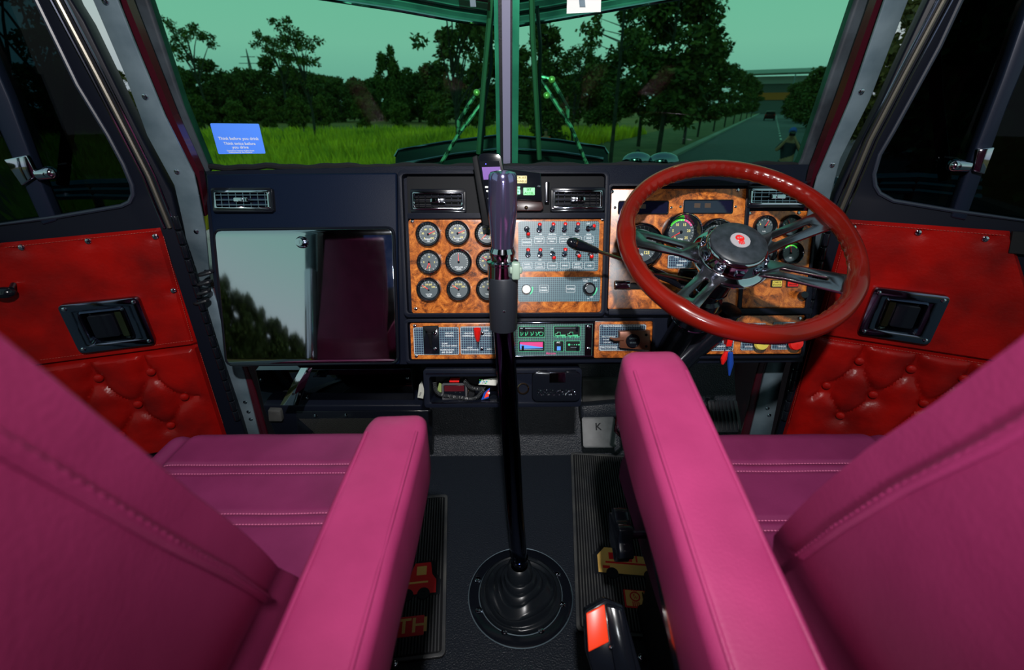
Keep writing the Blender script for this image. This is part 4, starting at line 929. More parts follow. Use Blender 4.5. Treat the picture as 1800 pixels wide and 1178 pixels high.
# ================================================================== gear lever
gb = onZ(915, 1045, 0); G0 = onY(913, 985, .735); G1 = onY(885, 573, .76); G2 = onY(883, 470, .765); G3 = onY(884, 300, .768)
gr = root('gear_lever', 'tall polished gear lever with a chromed grip rising from a round floor boot', 'gear lever', (gb.x, gb.y, 0))
def gl_(p): return Vector(p)-Vector((gb.x, gb.y, 0))
q = MB(); q.tube([gl_(G0), gl_(G0.lerp(G1, .3))+Vector((-.002, 0, 0)), gl_(G0.lerp(G1, .7)), gl_(G1)], .0193, seg=28); build('lever_tube', q, 'gunmetal', gr)
q = MB(); q.tube([gl_(G0)+Vector((.001, 0, -.03)), gl_(G0)+Vector((0, 0, .012))], [.0165, .0205], seg=24); build('lower_collar', q, 'gunmetal', gr)
dd = (G3-G1).normalized()
q = MB(); q.tube([gl_(G1-dd*.005), gl_(G1+dd*.06), gl_(G1+dd*.096)], [.0250, .0262, .0262], seg=26); build('rubber_sleeve', q, mat('sleeve', (.010, .012, .017), .5, spec=.3), gr, bevel=.001)
q = MB(); q.ball(gl_(onY(886, 547, .738)), .0035); build('sleeve_rivet', q, 'chrome', gr)
Tg = Matrix.Translation(gl_(G2)) @ (G3-G2).to_track_quat('Z', 'Y').to_matrix().to_4x4(); Lg = (G3-G2).length
q = MB(); q.lathe([(.0255, -.022), (.0255, .006), (.0275, .008), (.0275, .012), (.0215, .014), (.0205, .018), (.0230, .028), (.0195, .036)], T=Tg, seg=36); build('chrome_collar', q, 'chrome', gr)
q = MB(); q.lathe([(.0185, .034), (.0200, .05), (.0232, .085), (.0245, Lg*.65), (.0235, Lg*.90), (.0228, Lg*.955), (.0200, Lg*.985), (.010, Lg*.998), (.0001, Lg)], T=Tg, seg=36); build('grip', q, mat('blue_sheen_grip', (.26, .24, .46), .11, .93), gr)  # blue of reflected light is put into the grip's metal colour
q = MB(); a = gl_(onY(908, 470, .74)); q.box(tuple(a+Vector((-.008, -.004, -.022))), tuple(a+Vector((.006, .010, .008)))); q.box(tuple(a+Vector((-.012, -.002, -.012))), tuple(a+Vector((.010, .008, 0)))); build('range_switch', q, mat('pale_green_plastic', (.22, .30, .24), .4), gr, bevel=.003)
boot = root('gear_lever_boot', 'round black rubber boot on a bolted ring around the gear lever base', 'boot', (gb.x, gb.y, 0))
q = MB(); q.lathe([(.127, 0), (.127, .005), (.122, .007), (.100, .007), (.098, .004)], m=0, seg=64); build('ring_plate', q, 'gloss_black', boot)
q = MB(); q.lathe([(.128, .002), (.1295, .004), (.128, .006), (.126, .004)], seg=64); q.lathe([(.1005, .006), (.102, .0085), (.1035, .007)], seg=64); build('ring_edge', q, 'steel', boot)
q = MB(); prof_ = [(.101, .004), (.100, .013), (.096, .015), (.092, .012), (.088, .012), (.086, .020), (.082, .022), (.076, .016), (.068, .018), (.062, .032), (.058, .034), (.052, .032), (.048, .046), (.044, .048), (.040, .046), (.038, .060), (.034, .062), (.031, .060), (.029, .082), (.021, .088)]
off = gl_(G0); N = 64; vs = []
for j in range(N):
    a = 2*pi*j/N
    for i, (r, z) in enumerate(prof_):
        k = min(1, max(0, (z-.02)/.06)); fold = .010*math.exp(-((r-.070)/.022)**2)*(max(0, cos(a+1.25))**6 + max(0, cos(a-3.9+.6))**8 + .6*max(0, cos(a+.2))**6)
        rr_ = r + .006*math.exp(-((r-.065)/.02)**2)*sin(3*a+1.); vs.append((rr_*cos(a)+off.x*k, rr_*sin(a)+off.y*k, z+fold*1.7))
L = len(prof_); fs = [(j*L+i, ((j+1) % N)*L+i, ((j+1) % N)*L+i+1, j*L+i+1) for j in range(N) for i in range(L-1)]
q.add(vs, fs, smooth=True); q.mi = [0]*len(q.f); build('rubber_bellows', q, mat('boot_rubber', (.006, .008, .011), .30, spec=.35), boot, sharp=60)
for px, py in ((840, 1019), (842, 1073), (887, 1110), (951, 1108), (988, 1063), (980, 1010)):
    p = onZ(px, py, .008); screw(boot, gl_((p.x, p.y, .0072)), 2.0)

# ================================================================== floor mats
def floor_mat(name, pts, label_, rib, band, deco):
    P = [onZ(x, y, 0) for x, y in pts]; o = P[0].copy(); r = root(name, label_, 'floor mat', (o.x, o.y, 0))
    far, near = P[0], P[1]; v = (far-near).normalized(); L = (far-near).length; F = Frame(near, Vector((v.y, -v.x, 0)), v)
    rel = Matrix.Translation((-o.x, -o.y, 0)) @ F.m; wdt = pts[2]*1. if False else rib
    x0, x1 = (0, wdt) if wdt > 0 else (wdt, 0)
    q = MB(); q.prism(rr(x0, 0, x1, L, .012), .0005, .005, T=rel); build('mat_base', q, 'matt_black', r)  # darker base under lighter ribs: rib highlights put into the colours
    q = MB(); q.prism(rr(x0, 0, x1, L, .012), .005, .009, [rr(x0+.008, .008, x1-.008, L-.008, .008)], T=rel); build('mat_border', q, 'mat_rubber', r, bevel=.0015)
    q = MB(); k = x0+.013
    while k < x1-.012:
        q.box((k, .012, .005), (k+.0030, L-.012, .0085), T=rel); k += .0072
    build('mat_ribs', q, 'mat_rubber', r); deco(r, F, rel, x0, x1, L); return r, F
def wordmark(r, rel, ub, vb, s):
    """red strip with the gold badge and word, and the truck emblem in front of it"""
    q = MB(); q.prism(rr(ub-.004, vb-.004, ub+.36*s, vb+.044*s, .003), .007, .0092, T=rel); build('name_strip', q, 'mat_red', r)
    q = MB(); q.prism(rr(ub, vb, ub+.048*s, vb+.042*s, .002), .0085, .0098, T=rel)
    q.text('KENWORTH', .050*s, (ub+.205*s, vb+.021*s), .0098, T=rel, sx=1.15)
    build('name_lettering', q, 'gold', r)
    q = MB(); c = (ub+.024*s, vb+.026*s); T2 = rel @ Matrix.Translation((c[0], c[1], 0))
    q.lathe([(.0135*s, .0098), (.013*s, .0106), (.0105*s, .0106), (.010*s, .0098)], T=T2, seg=24); q.text('K', .011*s, (-.001, .0035*s), .0102, T=T2); q.text('W', .010*s, (.001, -.0035*s), .0102, T=T2)
    for k in range(4): x = (-.0075+k*.005)*s; q.box((x-.0013*s, -.0265*s, .0096), (x+.0013*s, -.0140*s, .0102), T=T2)
    for k in range(3): q.box(((-.008+k*.006)*s, .0145*s, .0096), ((-.005+k*.006)*s, .0165*s, .0102), T=T2)
    build('badge', q, 'mat_red', r)
def truck(r, rel, u, v, s, gold_left, body, trim):
    q = MB(); o_ = [(0, 0), (.20, 0), (.20, .035), (.19, .05), (.185, .085), (.145, .085), (.135, .055), (.055, .055), (.045, .075), (.02, .075), (.0, .05)]
    def bx(x0, y0, x1, y1, z, m): q.box((u+x0*s, v+y0*s, .0075), (u+x1*s, v+y1*s, z), m, T=rel)
    q.prism([(u+(x-.0)*s, v+y*s) for x, y in outline(o_, -.012, 0)], .005, .0088, m=2, T=rel); q.prism([(u+x*s, v+y*s) for x, y in o_], .007, .0096, m=0, T=rel)
    for x0, y0, x1, y1 in ((.02, .028, .18, .033), (.06, .036, .07, .055), (.08, .036, .09, .055), (.10, .036, .104, .055), (.15, .05, .175, .075), (.03, .04, .045, .06), (.012, .012, .03, .02)): bx(x0, y0, x1, y1, .0102, 1)
    for x in (.035, .13, .17): q.lathe([(.016*s, .0085), (.015*s, .0110), (.006*s, .0110), (.006*s, .0098), (.0001, .0098)], m=2, T=rel @ Matrix.Translation((u+x*s, v, 0)), seg=20)
    build('truck_emblem', q, [body, trim, 'rubber'], r)
def deco_l(r, F, rel, x0, x1, L):
    a = F.p(735, 1118); wordmark(r, rel, a[0]-.325, a[1], .94)
    b = F.p(770, 1045); truck(r, rel, b[0]-.205, b[1], 1.0, False, 'mat_red', 'gold')
def deco_r(r, F, rel, x0, x1, L):
    a = F.p(1101, 1069); wordmark(r, rel, a[0], a[1], .95)
    b = F.p(1052, 1012); truck(r, rel, b[0]+.0, b[1]+.004, 1.0, True, 'gold', 'mat_red')
floor_mat('floor_mat', [(787, 872), (783, 1157)], 'ribbed black floor mat with red emblems on the passenger side', -.44, 0, deco_l)
floor_mat('floor_mat', [(1003, 798), (1013, 1113)], 'ribbed black floor mat with gold emblems on the driver side', .44, 0, deco_r)

# ================================================================== pedals
def pedal(name, label_, px, y, tilt, mt, ribs=False, letter=None):
    F = Frame((0, y, .15), (1, 0, 0), (0, sin(tilt), cos(tilt))); a = F.rect(*px, 0); c = Vector(((a[0]+a[2])/2, a[1], 0))
    w_ = F.m @ c; r = root(name, label_, 'pedal', m=Matrix.Translation(w_) @ F.m.to_3x3().to_4x4())
    q = MB(); hw = (a[2]-a[0])/2; h = a[3]-a[1]; q.prism(rr(-hw, 0, hw, h, .008), -.012, 0); pd_ = build('pedal_pad', q, mt, r, bevel=.003)
    if ribs:
        q = MB(); n = 7
        for k in range(n): x = -hw+.004+(2*hw-.008)*(k+.5)/n; q.box((x-.002, .004, 0), (x+.002, h-.004, .003))
        build('pedal_ribs', q, 'rubber', pd_, bevel=.0008)
    if letter: q = MB(); q.text(letter, .032, (0, h*.68), .0006); build('pedal_letter', q, 'matt_black', pd_)
    q = MB(); q.tube([(0, h*.5, -.008), (0, h*.75, -.05), (0, h*1.2, -.11)], .009); build('pedal_arm', q, 'gloss_black', r)
    return r
pedal('brake_pedal', 'worn grey rubber pedal with a letter K beside the driver mat', (1024, 733, 1082, 787), 1.18, .75, mat('worn_pedal_rubber', (.045, .052, .055), .5, c2=(.028, .032, .035), nscale=40), letter='K')
pedal('accelerator_pedal', 'ribbed black accelerator pedal between the seat and right door pillar', (1248, 703, 1300, 760), 1.15, .8, 'rubber', ribs=True)
q = MB(); P = [onY(1091, 702, 1.02), onY(1087, 730, 1.0), onY(1083, 757, .98), onY(1092, 766, .98), onY(1104, 757, 1.0), onY(1104, 700, 1.02)]
q.tube([p-P[2] for p in resamp(P, .01)], .0065); gh = build('clutch_arm', q, mat('burgundy_chrome', (.25, .10, .16), .15, 1.)); gh.location = P[2]; tag(gh, 'curved chrome clutch pedal arm beside the driver armrest', 'pedal arm')
# grey insulation on the firewall and grey cowl
q = MB(); F = Frame((0, 1.30, .3), (1, 0, 0), (0, 0, 1)); q.prism(F.loop([(1024, 668), (1088, 668), (1088, 720), (1024, 726)]), -.02, 0); q.prism(F.loop([(742, 744), (1100, 736), (1102, 748), (742, 756)]), -.02, 0)
struct(build('trim_5', q, 'grey_mat', bevel=.003)).matrix_world = F.m
# tunnel hump in front of the driver mat
q = MB(); F = Frame((0, 1.24, .2), (1, 0, 0), (0, .3, .95)); q.prism(F.loop([(1020, 714), (1090, 708), (1092, 738), (1022, 742)]), -.05, 0); struct(build('trim_6', q, 'floor', bevel=.010, bseg=3)).matrix_world = F.m

# ================================================================== keys
kp = D.m @ D.P(1277, 600, .03); ks = root('key_bunch', 'ignition key with red and blue tags hanging under the steering wheel', 'keys', tuple(kp))
def kl(px, py): p = onY(px, py, kp.y); return p-kp
q = MB(); q.box(tuple(kl(1276, 609)+Vector((0, -.002, 0))), tuple(kl(1289, 595)+Vector((0, .002, 0)))); build('key_head', q, 'red_plastic', ks, bevel=.0015)
q = MB(); q.tube([kl(1280+6*cos(t*.5), 616+6*sin(t*.5)) for t in range(12)], .0008, closed=True, seg=6); build('key_ring', q, 'chrome', ks)
q = MB(); q.tube([kl(1277, 618), kl(1272, 630), kl(1270, 640)], [.004, .008, .003], seg=8); build('red_tag', q, 'red_plastic', ks, label='red tag')
q = MB(); q.tube([kl(1284, 620), kl(1284, 638), kl(1282, 660)], [.006, .0075, .002], seg=8); build('blue_tag', q, 'blue_plastic', ks, label='blue tag')

# ================================================================== seats
def side_poly_solid(poly_yz, x0, x1, T=None):
    q = MB(); Tm = Matrix(((0, 0, 1, 0), (1, 0, 0, 0), (0, 1, 0, 0), (0, 0, 0, 1))); q.prism(poly_yz, x0, x1, T=Tm); return q
def lean(sg, xi, z): return xi + sg*(.42*max(0, 1.03-max(.70, z))**2 - .032)
def slice_z(q, z0, z1, n):
    bm = bmesh.new(); vs = [bm.verts.new(v) for v in q.v]
    for f in q.f:
        try: bm.faces.new([vs[i] for i in f])
        except ValueError: pass
    bmesh.ops.dissolve_limit(bm, angle_limit=.001, verts=bm.verts[:], edges=bm.edges[:])
    for k in range(n):
        bmesh.ops.bisect_plane(bm, geom=bm.verts[:]+bm.edges[:]+bm.faces[:], dist=1e-5, plane_co=(0, 0, z0+(z1-z0)*k/(n-1)), plane_no=(0, 0, 1))
    bm.verts.index_update(); q.v = [tuple(v.co) for v in bm.verts]; q.f = [tuple(v.index for v in f.verts) for f in bm.faces]; q.mi = [0]*len(q.f); q.sm = [False]*len(q.f); bm.free(); return q
def front_edge(sg, xi, pxs):
    out = []
    for px, py in pxs:
        x = xi
        for _ in range(60): p = onX(px, py, x); x = .75*x + .25*lean(sg, xi, max(.62, p.z))
        out.append((p.y, p.z))
    return out
def seat(sg, label_, xi, xo, zt, yf, backpoly, arm_xy, arm, stitch_y, knob):
    """sg: -1 passenger, +1 driver; xi inner side, xo outer side"""
    cx = (xi+xo)/2; r = root('truck_seat', label_, 'seat', (cx, .45, 0))
    O = Vector((cx, .45, 0)); Tl = Matrix.Translation(-O)
    x0, x1 = min(xi, xo), max(xi, xo); y0, y1 = .16, yf
    def top(x, y):
        ex = min(x-x0, x1-x)/.05; ey = (y1-y)/.075; z = zt
        z -= .045*max(0, 1-ex)**2.2; z -= .085*max(0, 1-ey)**2.2
        for g in stitch_y: z -= .0045*math.exp(-((y-g)/.0035)**2)
        z -= .012*math.exp(-((abs(x-cx)-.205)/.012)**2)*(1 if y < y1-.02 else 0) ; z += .010*max(0, (abs(x-cx)-.205)/.06)
        return z + .0012*noise.noise(Vector((x*14, y*14, 2)))
    q = MB(); nx, ny = 110, 150
    q.grid(nx, ny, lambda s, t: (x0+(x1-x0)*s, y0+(y1-y0)*t, top(x0+(x1-x0)*s, y0+(y1-y0)*t)), T=Tl)
    # skirt
    ring_ = [(x0+(x1-x0)*i/nx, y0) for i in range(nx+1)]+[(x1, y0+(y1-y0)*j/ny) for j in range(1, ny+1)]+[(x1-(x1-x0)*i/nx, y1) for i in range(1, nx+1)]+[(x0, y1-(y1-y0)*j/ny) for j in range(1, ny)]
    n = len(ring_); vs = [(x, y, top(x, y)) for x, y in ring_]+[(x, y, zt-.16) for x, y in ring_]
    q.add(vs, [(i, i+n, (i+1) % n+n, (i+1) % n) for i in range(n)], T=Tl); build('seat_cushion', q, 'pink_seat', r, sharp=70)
    for g in stitch_y:
        q = MB(); p = [Vector((x, g+.0, top(x, g)+.0022)) for x in [cx-.19+.38*i/76 for i in range(77)]]
        stitches(q, [v-O for v in p], .0050, .0011); build('stitching', q, 'pink_thread', r)
    # base
    q = MB(); q.box((x0+.06, .12, .03), (x1-.06, yf-.09, zt-.15), T=Tl); q.box((x0+.065, .08, .0), (x1-.065, yf-.06, .03), T=Tl); build('seat_base', q, 'matt_black', r, bevel=.01)
    xs = xi + sg*.055
    q = side_poly_solid([(.08, .24), (yf-.10, .24), (yf-.06, zt-.10), (yf-.12, zt-.05), (.10, zt+.02)], *sorted((xs-sg*.002, xs+sg*.03))); q.v = [tuple(Tl @ Vector(v)) for v in q.v]; build('side_valance', q, 'gloss_black', r, bevel=.006)
    # backrest
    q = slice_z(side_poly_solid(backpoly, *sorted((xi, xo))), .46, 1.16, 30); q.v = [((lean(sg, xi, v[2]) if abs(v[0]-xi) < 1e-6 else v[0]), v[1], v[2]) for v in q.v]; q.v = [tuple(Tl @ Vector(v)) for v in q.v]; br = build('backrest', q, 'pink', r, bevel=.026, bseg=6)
    b1, b2 = backpoly[1], backpoly[2]; fr = [(b1[0]+(b2[0]-b1[0])*.3, b1[1]+(b2[1]-b1[1])*.3)] + backpoly[2:arm_xy]
    for dx, rr_ in ((.001, .0040), (.013, .0026)):
        q = MB(); q.tube([Vector((lean(sg, xi, z)+sg*(dx if dx > .005 else -.0005), y-(.030 if dx < .005 else .0), z+(-.0 if dx < .005 else .0012)))-O for y, z in fr], rr_, seg=8); build('piping', q, 'pink', br)
    q = MB(); stitches(q, [Vector((lean(sg, xi, z)-sg*.003, y-.026, z-.006))-O for y, z in fr], .007, .0013); build('stitching', q, 'pink', br)
    q = MB(); P = [Vector((lean(sg, xi, z)+sg*.030, y+.001, z+.001))-O for y, z in fr]; stitches(q, P, .006, .0010); build('stitching', q, 'pink_thread', br)
    # armrest
    (ax0, ax1, yb, zb, yfr, zfr, hh) = arm
    A = Vector((0, yb, zb)); B = Vector((0, yfr, zfr)); d = (B-A).normalized(); L = (B-A).length
    F = Matrix(((1, 0, 0, -O.x), (0, d.y, -d.z, A.y-O.y), (0, d.z, d.y, A.z-O.z), (0, 0, 0, 1)))
    q = MB(); NA = 60; sec = rr(ax0, -hh, ax1, 0, .016, 5); vs = []
    for i in range(NA+1):
        t = i/NA; y = L*t; k = max(0, (t-.90)/.10); dr_ = 1-math.sqrt(max(0, 1-k*k)) if k < 1 else 1.
        kk = max(0, (.04-t)/.04)
        for (x, z) in sec:
            mx = (ax0+ax1)/2; s_ = 1-.22*dr_-.1*kk; zz = -hh/2+(z+hh/2)*(1-.22*dr_)
            zz += .0018*noise.noise(Vector((x*40, y*18, z*20))) - (.006*math.exp(-((x-(ax0 if sg > 0 else ax1))/.02)**2)*sin(y*22) if z < -hh*.6 else 0)
            vs.append((mx+(x-mx)*s_, y, zz))
    n = len(sec); fs = [(i*n+j, i*n+(j+1) % n, (i+1)*n+(j+1) % n, (i+1)*n+j) for i in range(NA) for j in range(n)]+[tuple(range(n))[::-1], tuple(NA*n+j for j in range(n))]
    fs = [f[::-1] for f in fs]
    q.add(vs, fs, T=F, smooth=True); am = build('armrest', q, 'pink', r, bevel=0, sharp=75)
    q = MB()
    for x in (ax0+.010, ax1-.010): q.tube([F @ Vector((x, L*t/30, .0002-.002)) for t in range(28)], .0024, seg=8)
    build('piping', q, 'pink', am)
    q = MB(); xk = ax0 if sg > 0 else ax1; xin = xk+sg*.012
    q.v = []; q.add(*[( [tuple(F @ Vector(v)) for v in ((xin, .02, -hh-.015), (xin, L*.62, -hh+.005), (xin, L*.62, -hh-.02), (xin, .02, -hh-.07), (xin+sg*.03, .02, -hh-.015), (xin+sg*.03, L*.62, -hh+.005), (xin+sg*.03, L*.62, -hh-.02), (xin+sg*.03, .02, -hh-.07))]), [(0, 1, 2, 3), (7, 6, 5, 4), (0, 4, 5, 1), (1, 5, 6, 2), (2, 6, 7, 3), (3, 7, 4, 0)]]); build('armrest_bracket', q, 'gloss_black', am, bevel=.003)
    if knob:
        kx, ky, kz = knob; q = MB(); pr = []
        for i in range(48):
            a = 2*pi*i/48; rr_ = .040+.006*cos(6*a); pr.append((rr_*cos(a), rr_*sin(a)))
        Tk = Matrix.Translation(Vector(knob)-O) @ Matrix(((0, 0, 1, 0), (1, 0, 0, 0), (0, 1, 0, 0), (0, 0, 0, 1)))
        q.prism(pr, -.012, .012, T=Tk); hw_ = build('adjuster_wheel', q, 'gloss_black', r, bevel=.004, bseg=3)
        q = MB(); q.lathe([(.007, 0), (.007, .055)], T=Tk, seg=12); build('adjuster_shaft', q, 'chrome_dark', hw_)
    return r
seat(-1, 'magenta leather passenger seat with armrest on the left of the gear lever', -.198, -.705, .485, .80,
     [(.30, .60)] + front_edge(-1, -.198, [(526, 1014), (434, 938), (343, 866), (177, 728), (12, 592)]) + [(.10, 1.10), (.07, 1.17), (.02, 1.19), (-.06, 1.18), (-.10, 1.12), (-.06, .90), (.02, .60), (.06, .44), (.30, .44)], 6,
     (-.195, -.110, .05, .700, .525, .700, .105), [.655, .632, .540, .519], None)
kc = onX(1091, 940, .195)
seat(1, 'magenta leather driver seat with raised armrest behind the steering wheel', .238, .748, .528, .735,
     [(.30, .62)] + front_edge(1, .238, [(1360, 942), (1436, 862), (1526, 787), (1648, 705), (1788, 600)]) + [(.115, 1.12), (.08, 1.18), (.02, 1.20), (-.06, 1.19), (-.09, 1.12), (-.05, .90), (.03, .60), (.07, .46), (.31, .46)], 6,
     (.148, .232, .06, .700, .530, .797, .102), [.600, .582, .480, .462], (.195, kc.y, kc.z))
# belt buckle
bp = onZ(1085, 1120, .26); bb = root('seat_belt_buckle', 'black seat belt buckle with an orange-red press button beside the driver seat', 'seat belt buckle', tuple(bp))
BF = Frame(bp, (.80, .60, 0), (-.20, .30, .93)); BT = Matrix.Translation(-bp) @ BF.m
bq = BF.loop([(1066, 1050), (1102, 1066), (1155, 1230), (1060, 1215), (1044, 1100)])
bo = onZ(1044, 1100, .30)
FF = Frame(onY(1048, 1090, .40), (.62, -.20, -.12), (.0, .78, .62))   # button face looks up and back
bl = FF.loop([(1030, 1078), (1062, 1062), (1070, 1128), (1034, 1146)])
FT = Matrix.Translation(-bp) @ FF.m
q = MB(); q.prism(bl, -.004, .004, T=FT); build('press_button', q, 'orange_red', bb, bevel=.0015)
f2 = FF.loop([(1028, 1074), (1064, 1052), (1096, 1064), (1128, 1178), (1140, 1240), (1060, 1240), (1032, 1150)]); q = MB(); q.prism(f2, -.035, -.003, T=FT); build('buckle_body', q, 'gloss_black', bb, bevel=.003)
q = MB(); q.prism(FF.loop([(1064, 1060), (1094, 1068), (1132, 1240), (1092, 1240), (1072, 1128)]), -.003, .006, T=FT); build('buckle_side', q, 'gloss_black', bb, bevel=.003)
q = MB(); q.ball((FT @ FF.P(1074, 1139, .008)), .0026); build('rivet', q, 'chrome', bb)
q = MB(); q.ball(onZ(1128, 1156, .008), .009, sc=(1, 1, .6)); bt = build('floor_bolt', q, 'chrome'); tag(bt, 'chrome dome bolt on the floor beside the driver seat', 'bolt')
q = MB(); q.ball(onZ(693, 1168, .008), .009, sc=(1, 1, .6)); bt = build('floor_bolt', q, 'chrome'); tag(bt, 'chrome dome bolt on the floor beside the passenger seat', 'bolt')
# ================================================================== on and outside the windscreen
stk = root('windscreen_sticker', 'blue sticker with white lettering in the lower left windscreen corner', 'sticker', m=WL.m)
lp = WL.loop([(369, 217), (455, 218), (467, 270), (384, 271)], .004); q = MB(); q.prism(round_poly(lp, .003), .002, .004); build('sticker_sheet', q, 'sticker', stk)
q = MB()
e1 = Vector((*WL.p(457, 246, .004), 0))-Vector((*WL.p(381, 244, .004), 0)); ra = math.atan2(e1.y, e1.x)
for t, x0, y0, x1, y1, h in (('Think before you drink', 384, 244, 455, 244.5, 0), ('Think twice before', 393, 252, 449, 252.5, 0), ('you drive', 408, 259.5, 437, 259.5, 0), ('Queensland Transport & Main Roads', 399, 265, 447, 265, 0), ('Authorised by the Minister', 402, 268, 444, 268, 0)):
    A = Vector(WL.p(x0, y0, .004)); B = Vector(WL.p(x1, y1, .004)); vs_, fs_, _c = glyphs(t); wd = max(v[0] for v in vs_)-min(v[0] for v in vs_)
    s_ = (B-A).length/wd; q.text(t, s_*1.0, ((A+B)/2), .0043, rot=math.atan2((B-A).y, (B-A).x))
build('sticker_lettering', q, 'white', stk)
for nm, F, pts, lab in (('permit_holder', WL, [(805, -10), (862, -10), (862, 19), (808, 14)], 'clear permit holder at the top of the left windscreen'), ('permit_holder', WR, [(997, -10), (1057, -10), (1056, 21), (996, 24)], 'white permit holder at the top of the right windscreen')):
    o = root(nm, lab, 'permit holder', m=F.m); q = MB(); q.prism(F.loop(pts, .006), .003, .006); build('holder_sheet', q, 'white_plastic' if F is WR else glass('clear_plastic', (.6, .65, .62), .15), o)
    q = MB(); q.prism(F.loop([(pts[0][0]+20, -10), (pts[0][0]+30, -10), (pts[0][0]+32, 12), (pts[0][0]+22, 12)], .008), .006, .008); build('clip', q, 'steel', o)
# wipers
def wiper(F, label_, blade, frame_, arms, joints):
    o = root('windscreen_wiper', label_, 'wiper', m=F.m)
    q = MB(); A = [F.P(x, y, -.030) for x, y in blade]; q.tube(A, .0065, seg=6); build('blade', q, mat('wiper_grey_green', (.05, .055, .045), .5), o)
    q = MB(); q.tube([F.P(x, y, -.040) for x, y in frame_], .0045, seg=6); build('blade_frame', q, 'gloss_black', o)
    for a in arms:
        q = MB(); q.tube([F.P(x, y, -.052) for x, y in a], .0052, seg=8); build('arm', q, mat('scratched_wiper_arm', (.18, .24, .20), .4, .6, c2=(.02, .02, .02), nscale=60, ramp=(.45, .55)), o)
    for j in joints:
        q = MB(); q.ball(F.P(*j, -.045), .0085); build('joint', q, mat('brass_joint', (.5, .45, .15), .35, .5), o)
wiper(WL, 'wiper on the left windscreen with its blade upright by the post', [(866, -30), (858, 60), (850, 150), (841, 270)], [(866, 10), (862, 60), (864, 110), (852, 180), (846, 268)], [[(838, 162), (806, 214), (806, 236)], [(852, 175), (806, 236), (776, 286)]], [(838, 163)])
wiper(WR, 'wiper on the right windscreen with its blade upright by the post', [(934, -30), (936, 60), (941, 150), (948, 280)], [(944, 10), (950, 80), (948, 150), (950, 240)], [[(970, 140), (998, 190), (997, 216)], [(950, 140), (1003, 222), (1032, 290)], [(950, 135), (970, 140)]], [(970, 140), (961, 168)])
# outside sun visor
vz = root('outside_sun_visor', 'ribbed metal sun visor across the top outside of the windscreen', 'sun visor', (0, 1.45, 1.3))
O = Vector((0, 1.45, 1.3))
for sx, pts in ((-1, [(430, -22), (570, -2), (700, 18), (800, 36), (872, 46)]), (1, [(902, 46), (960, 38), (1040, 24), (1165, 2), (1330, -26)])):
    ys = [1.22, 1.30, 1.36, 1.42, 1.47]; ys = ys if sx < 0 else ys[::-1]
    B = [onY(x, y, yy)-O for (x, y), yy in zip(pts, ys)]
    q = MB(); n = len(B); prof_ = [(0, 0), (.004, .010), (-.004, .018), (-.002, .034), (-.016, .044), (-.016, .06), (-.030, .075), (-.06, .16), (-.09, .20)]
    vs = [b+Vector((0, dy, dz)) for b in B for dy, dz in prof_]; L = len(prof_)
    fs = [(i*L+j, (i+1)*L+j, (i+1)*L+j+1, i*L+j+1) for i in range(n-1) for j in range(L-1)]; q.add(vs, fs, smooth=False); build('visor_panel', q, 'steel', vz)
    for k, (dy, dz) in enumerate(((0, 0), (-.006, .026), (-.018, .052))):
        q = MB(); q.tube([b+Vector((0, dy-.003, dz)) for b in B], .0045, seg=8); build('visor_rib', q, 'chrome' if k != 1 else 'gloss_black', vz)
# truck nose ahead of the glass
hd_ = root('bonnet', 'dark rounded truck bonnet seen low through the middle of the windscreen', 'bonnet', (0, 2.0, .5)); O = Vector((0, 2.0, .5))
pf = [(692, 400), (694, 275), (700, 263), (780, 249), (885, 236), (980, 245), (1062, 258), (1070, 268), (1072, 400)]
P = [onY(x, y, 2.0)-O for x, y in pf]; q = MB(); n = len(P); q.add(P+[p+Vector((-p.x*.1, 1.0, -.10)) for p in P], [(i, i+1, n+i+1, n+i) for i in range(n-1)]+[tuple(range(n))[::-1], tuple(range(n, 2*n))]); build('bonnet_shell', q, 'hood', hd_, bevel=.01)
q = MB(); q.box((-1.35, -.55, -1.3), (1.35, 1.5, .10)); build('guard', q, 'burgundy', hd_, bevel=.05)
for sx in (-1, 1):
    q = MB(); q.lathe([(.2, -.14), (.50, -.14), (.52, 0), (.50, .14), (.2, .14)], T=Matrix.Translation((sx*1.25, .9, -1.23)) @ Matrix.Rotation(pi/2, 4, 'Y'), seg=32); build('wheel', q, 'rubber', hd_)
q = MB(); q.tube([onY(x, y, 1.97)-O for x, y in ((700, 290), (740, 283), (800, 272), (885, 262), (980, 268), (1060, 280))], .008); q.tube([onY(x, y, 1.985)-O for x, y in ((694, 275), (700, 264), (780, 250), (885, 237), (980, 246), (1062, 259), (1069, 270))], .005); build('bonnet_trim', q, 'chrome_dark', hd_)
for px, py, r, lab in ((1120, 282, .05, 'round chrome mirror on the bonnet left of the steering wheel top'), (1166, 284, .055, 'round chrome mirror on the bonnet above the steering wheel top')):
    p = onY(px, py, 2.1); q = MB(); q.ball((0, 0, 0), r, sc=(1.3, .8, .7)); q.tube([(0, 0, -.3), (0, 0, 0)], .01); m_ = build('bonnet_mirror', q, 'chrome_dark'); m_.location = p; tag(m_, lab, 'mirror')
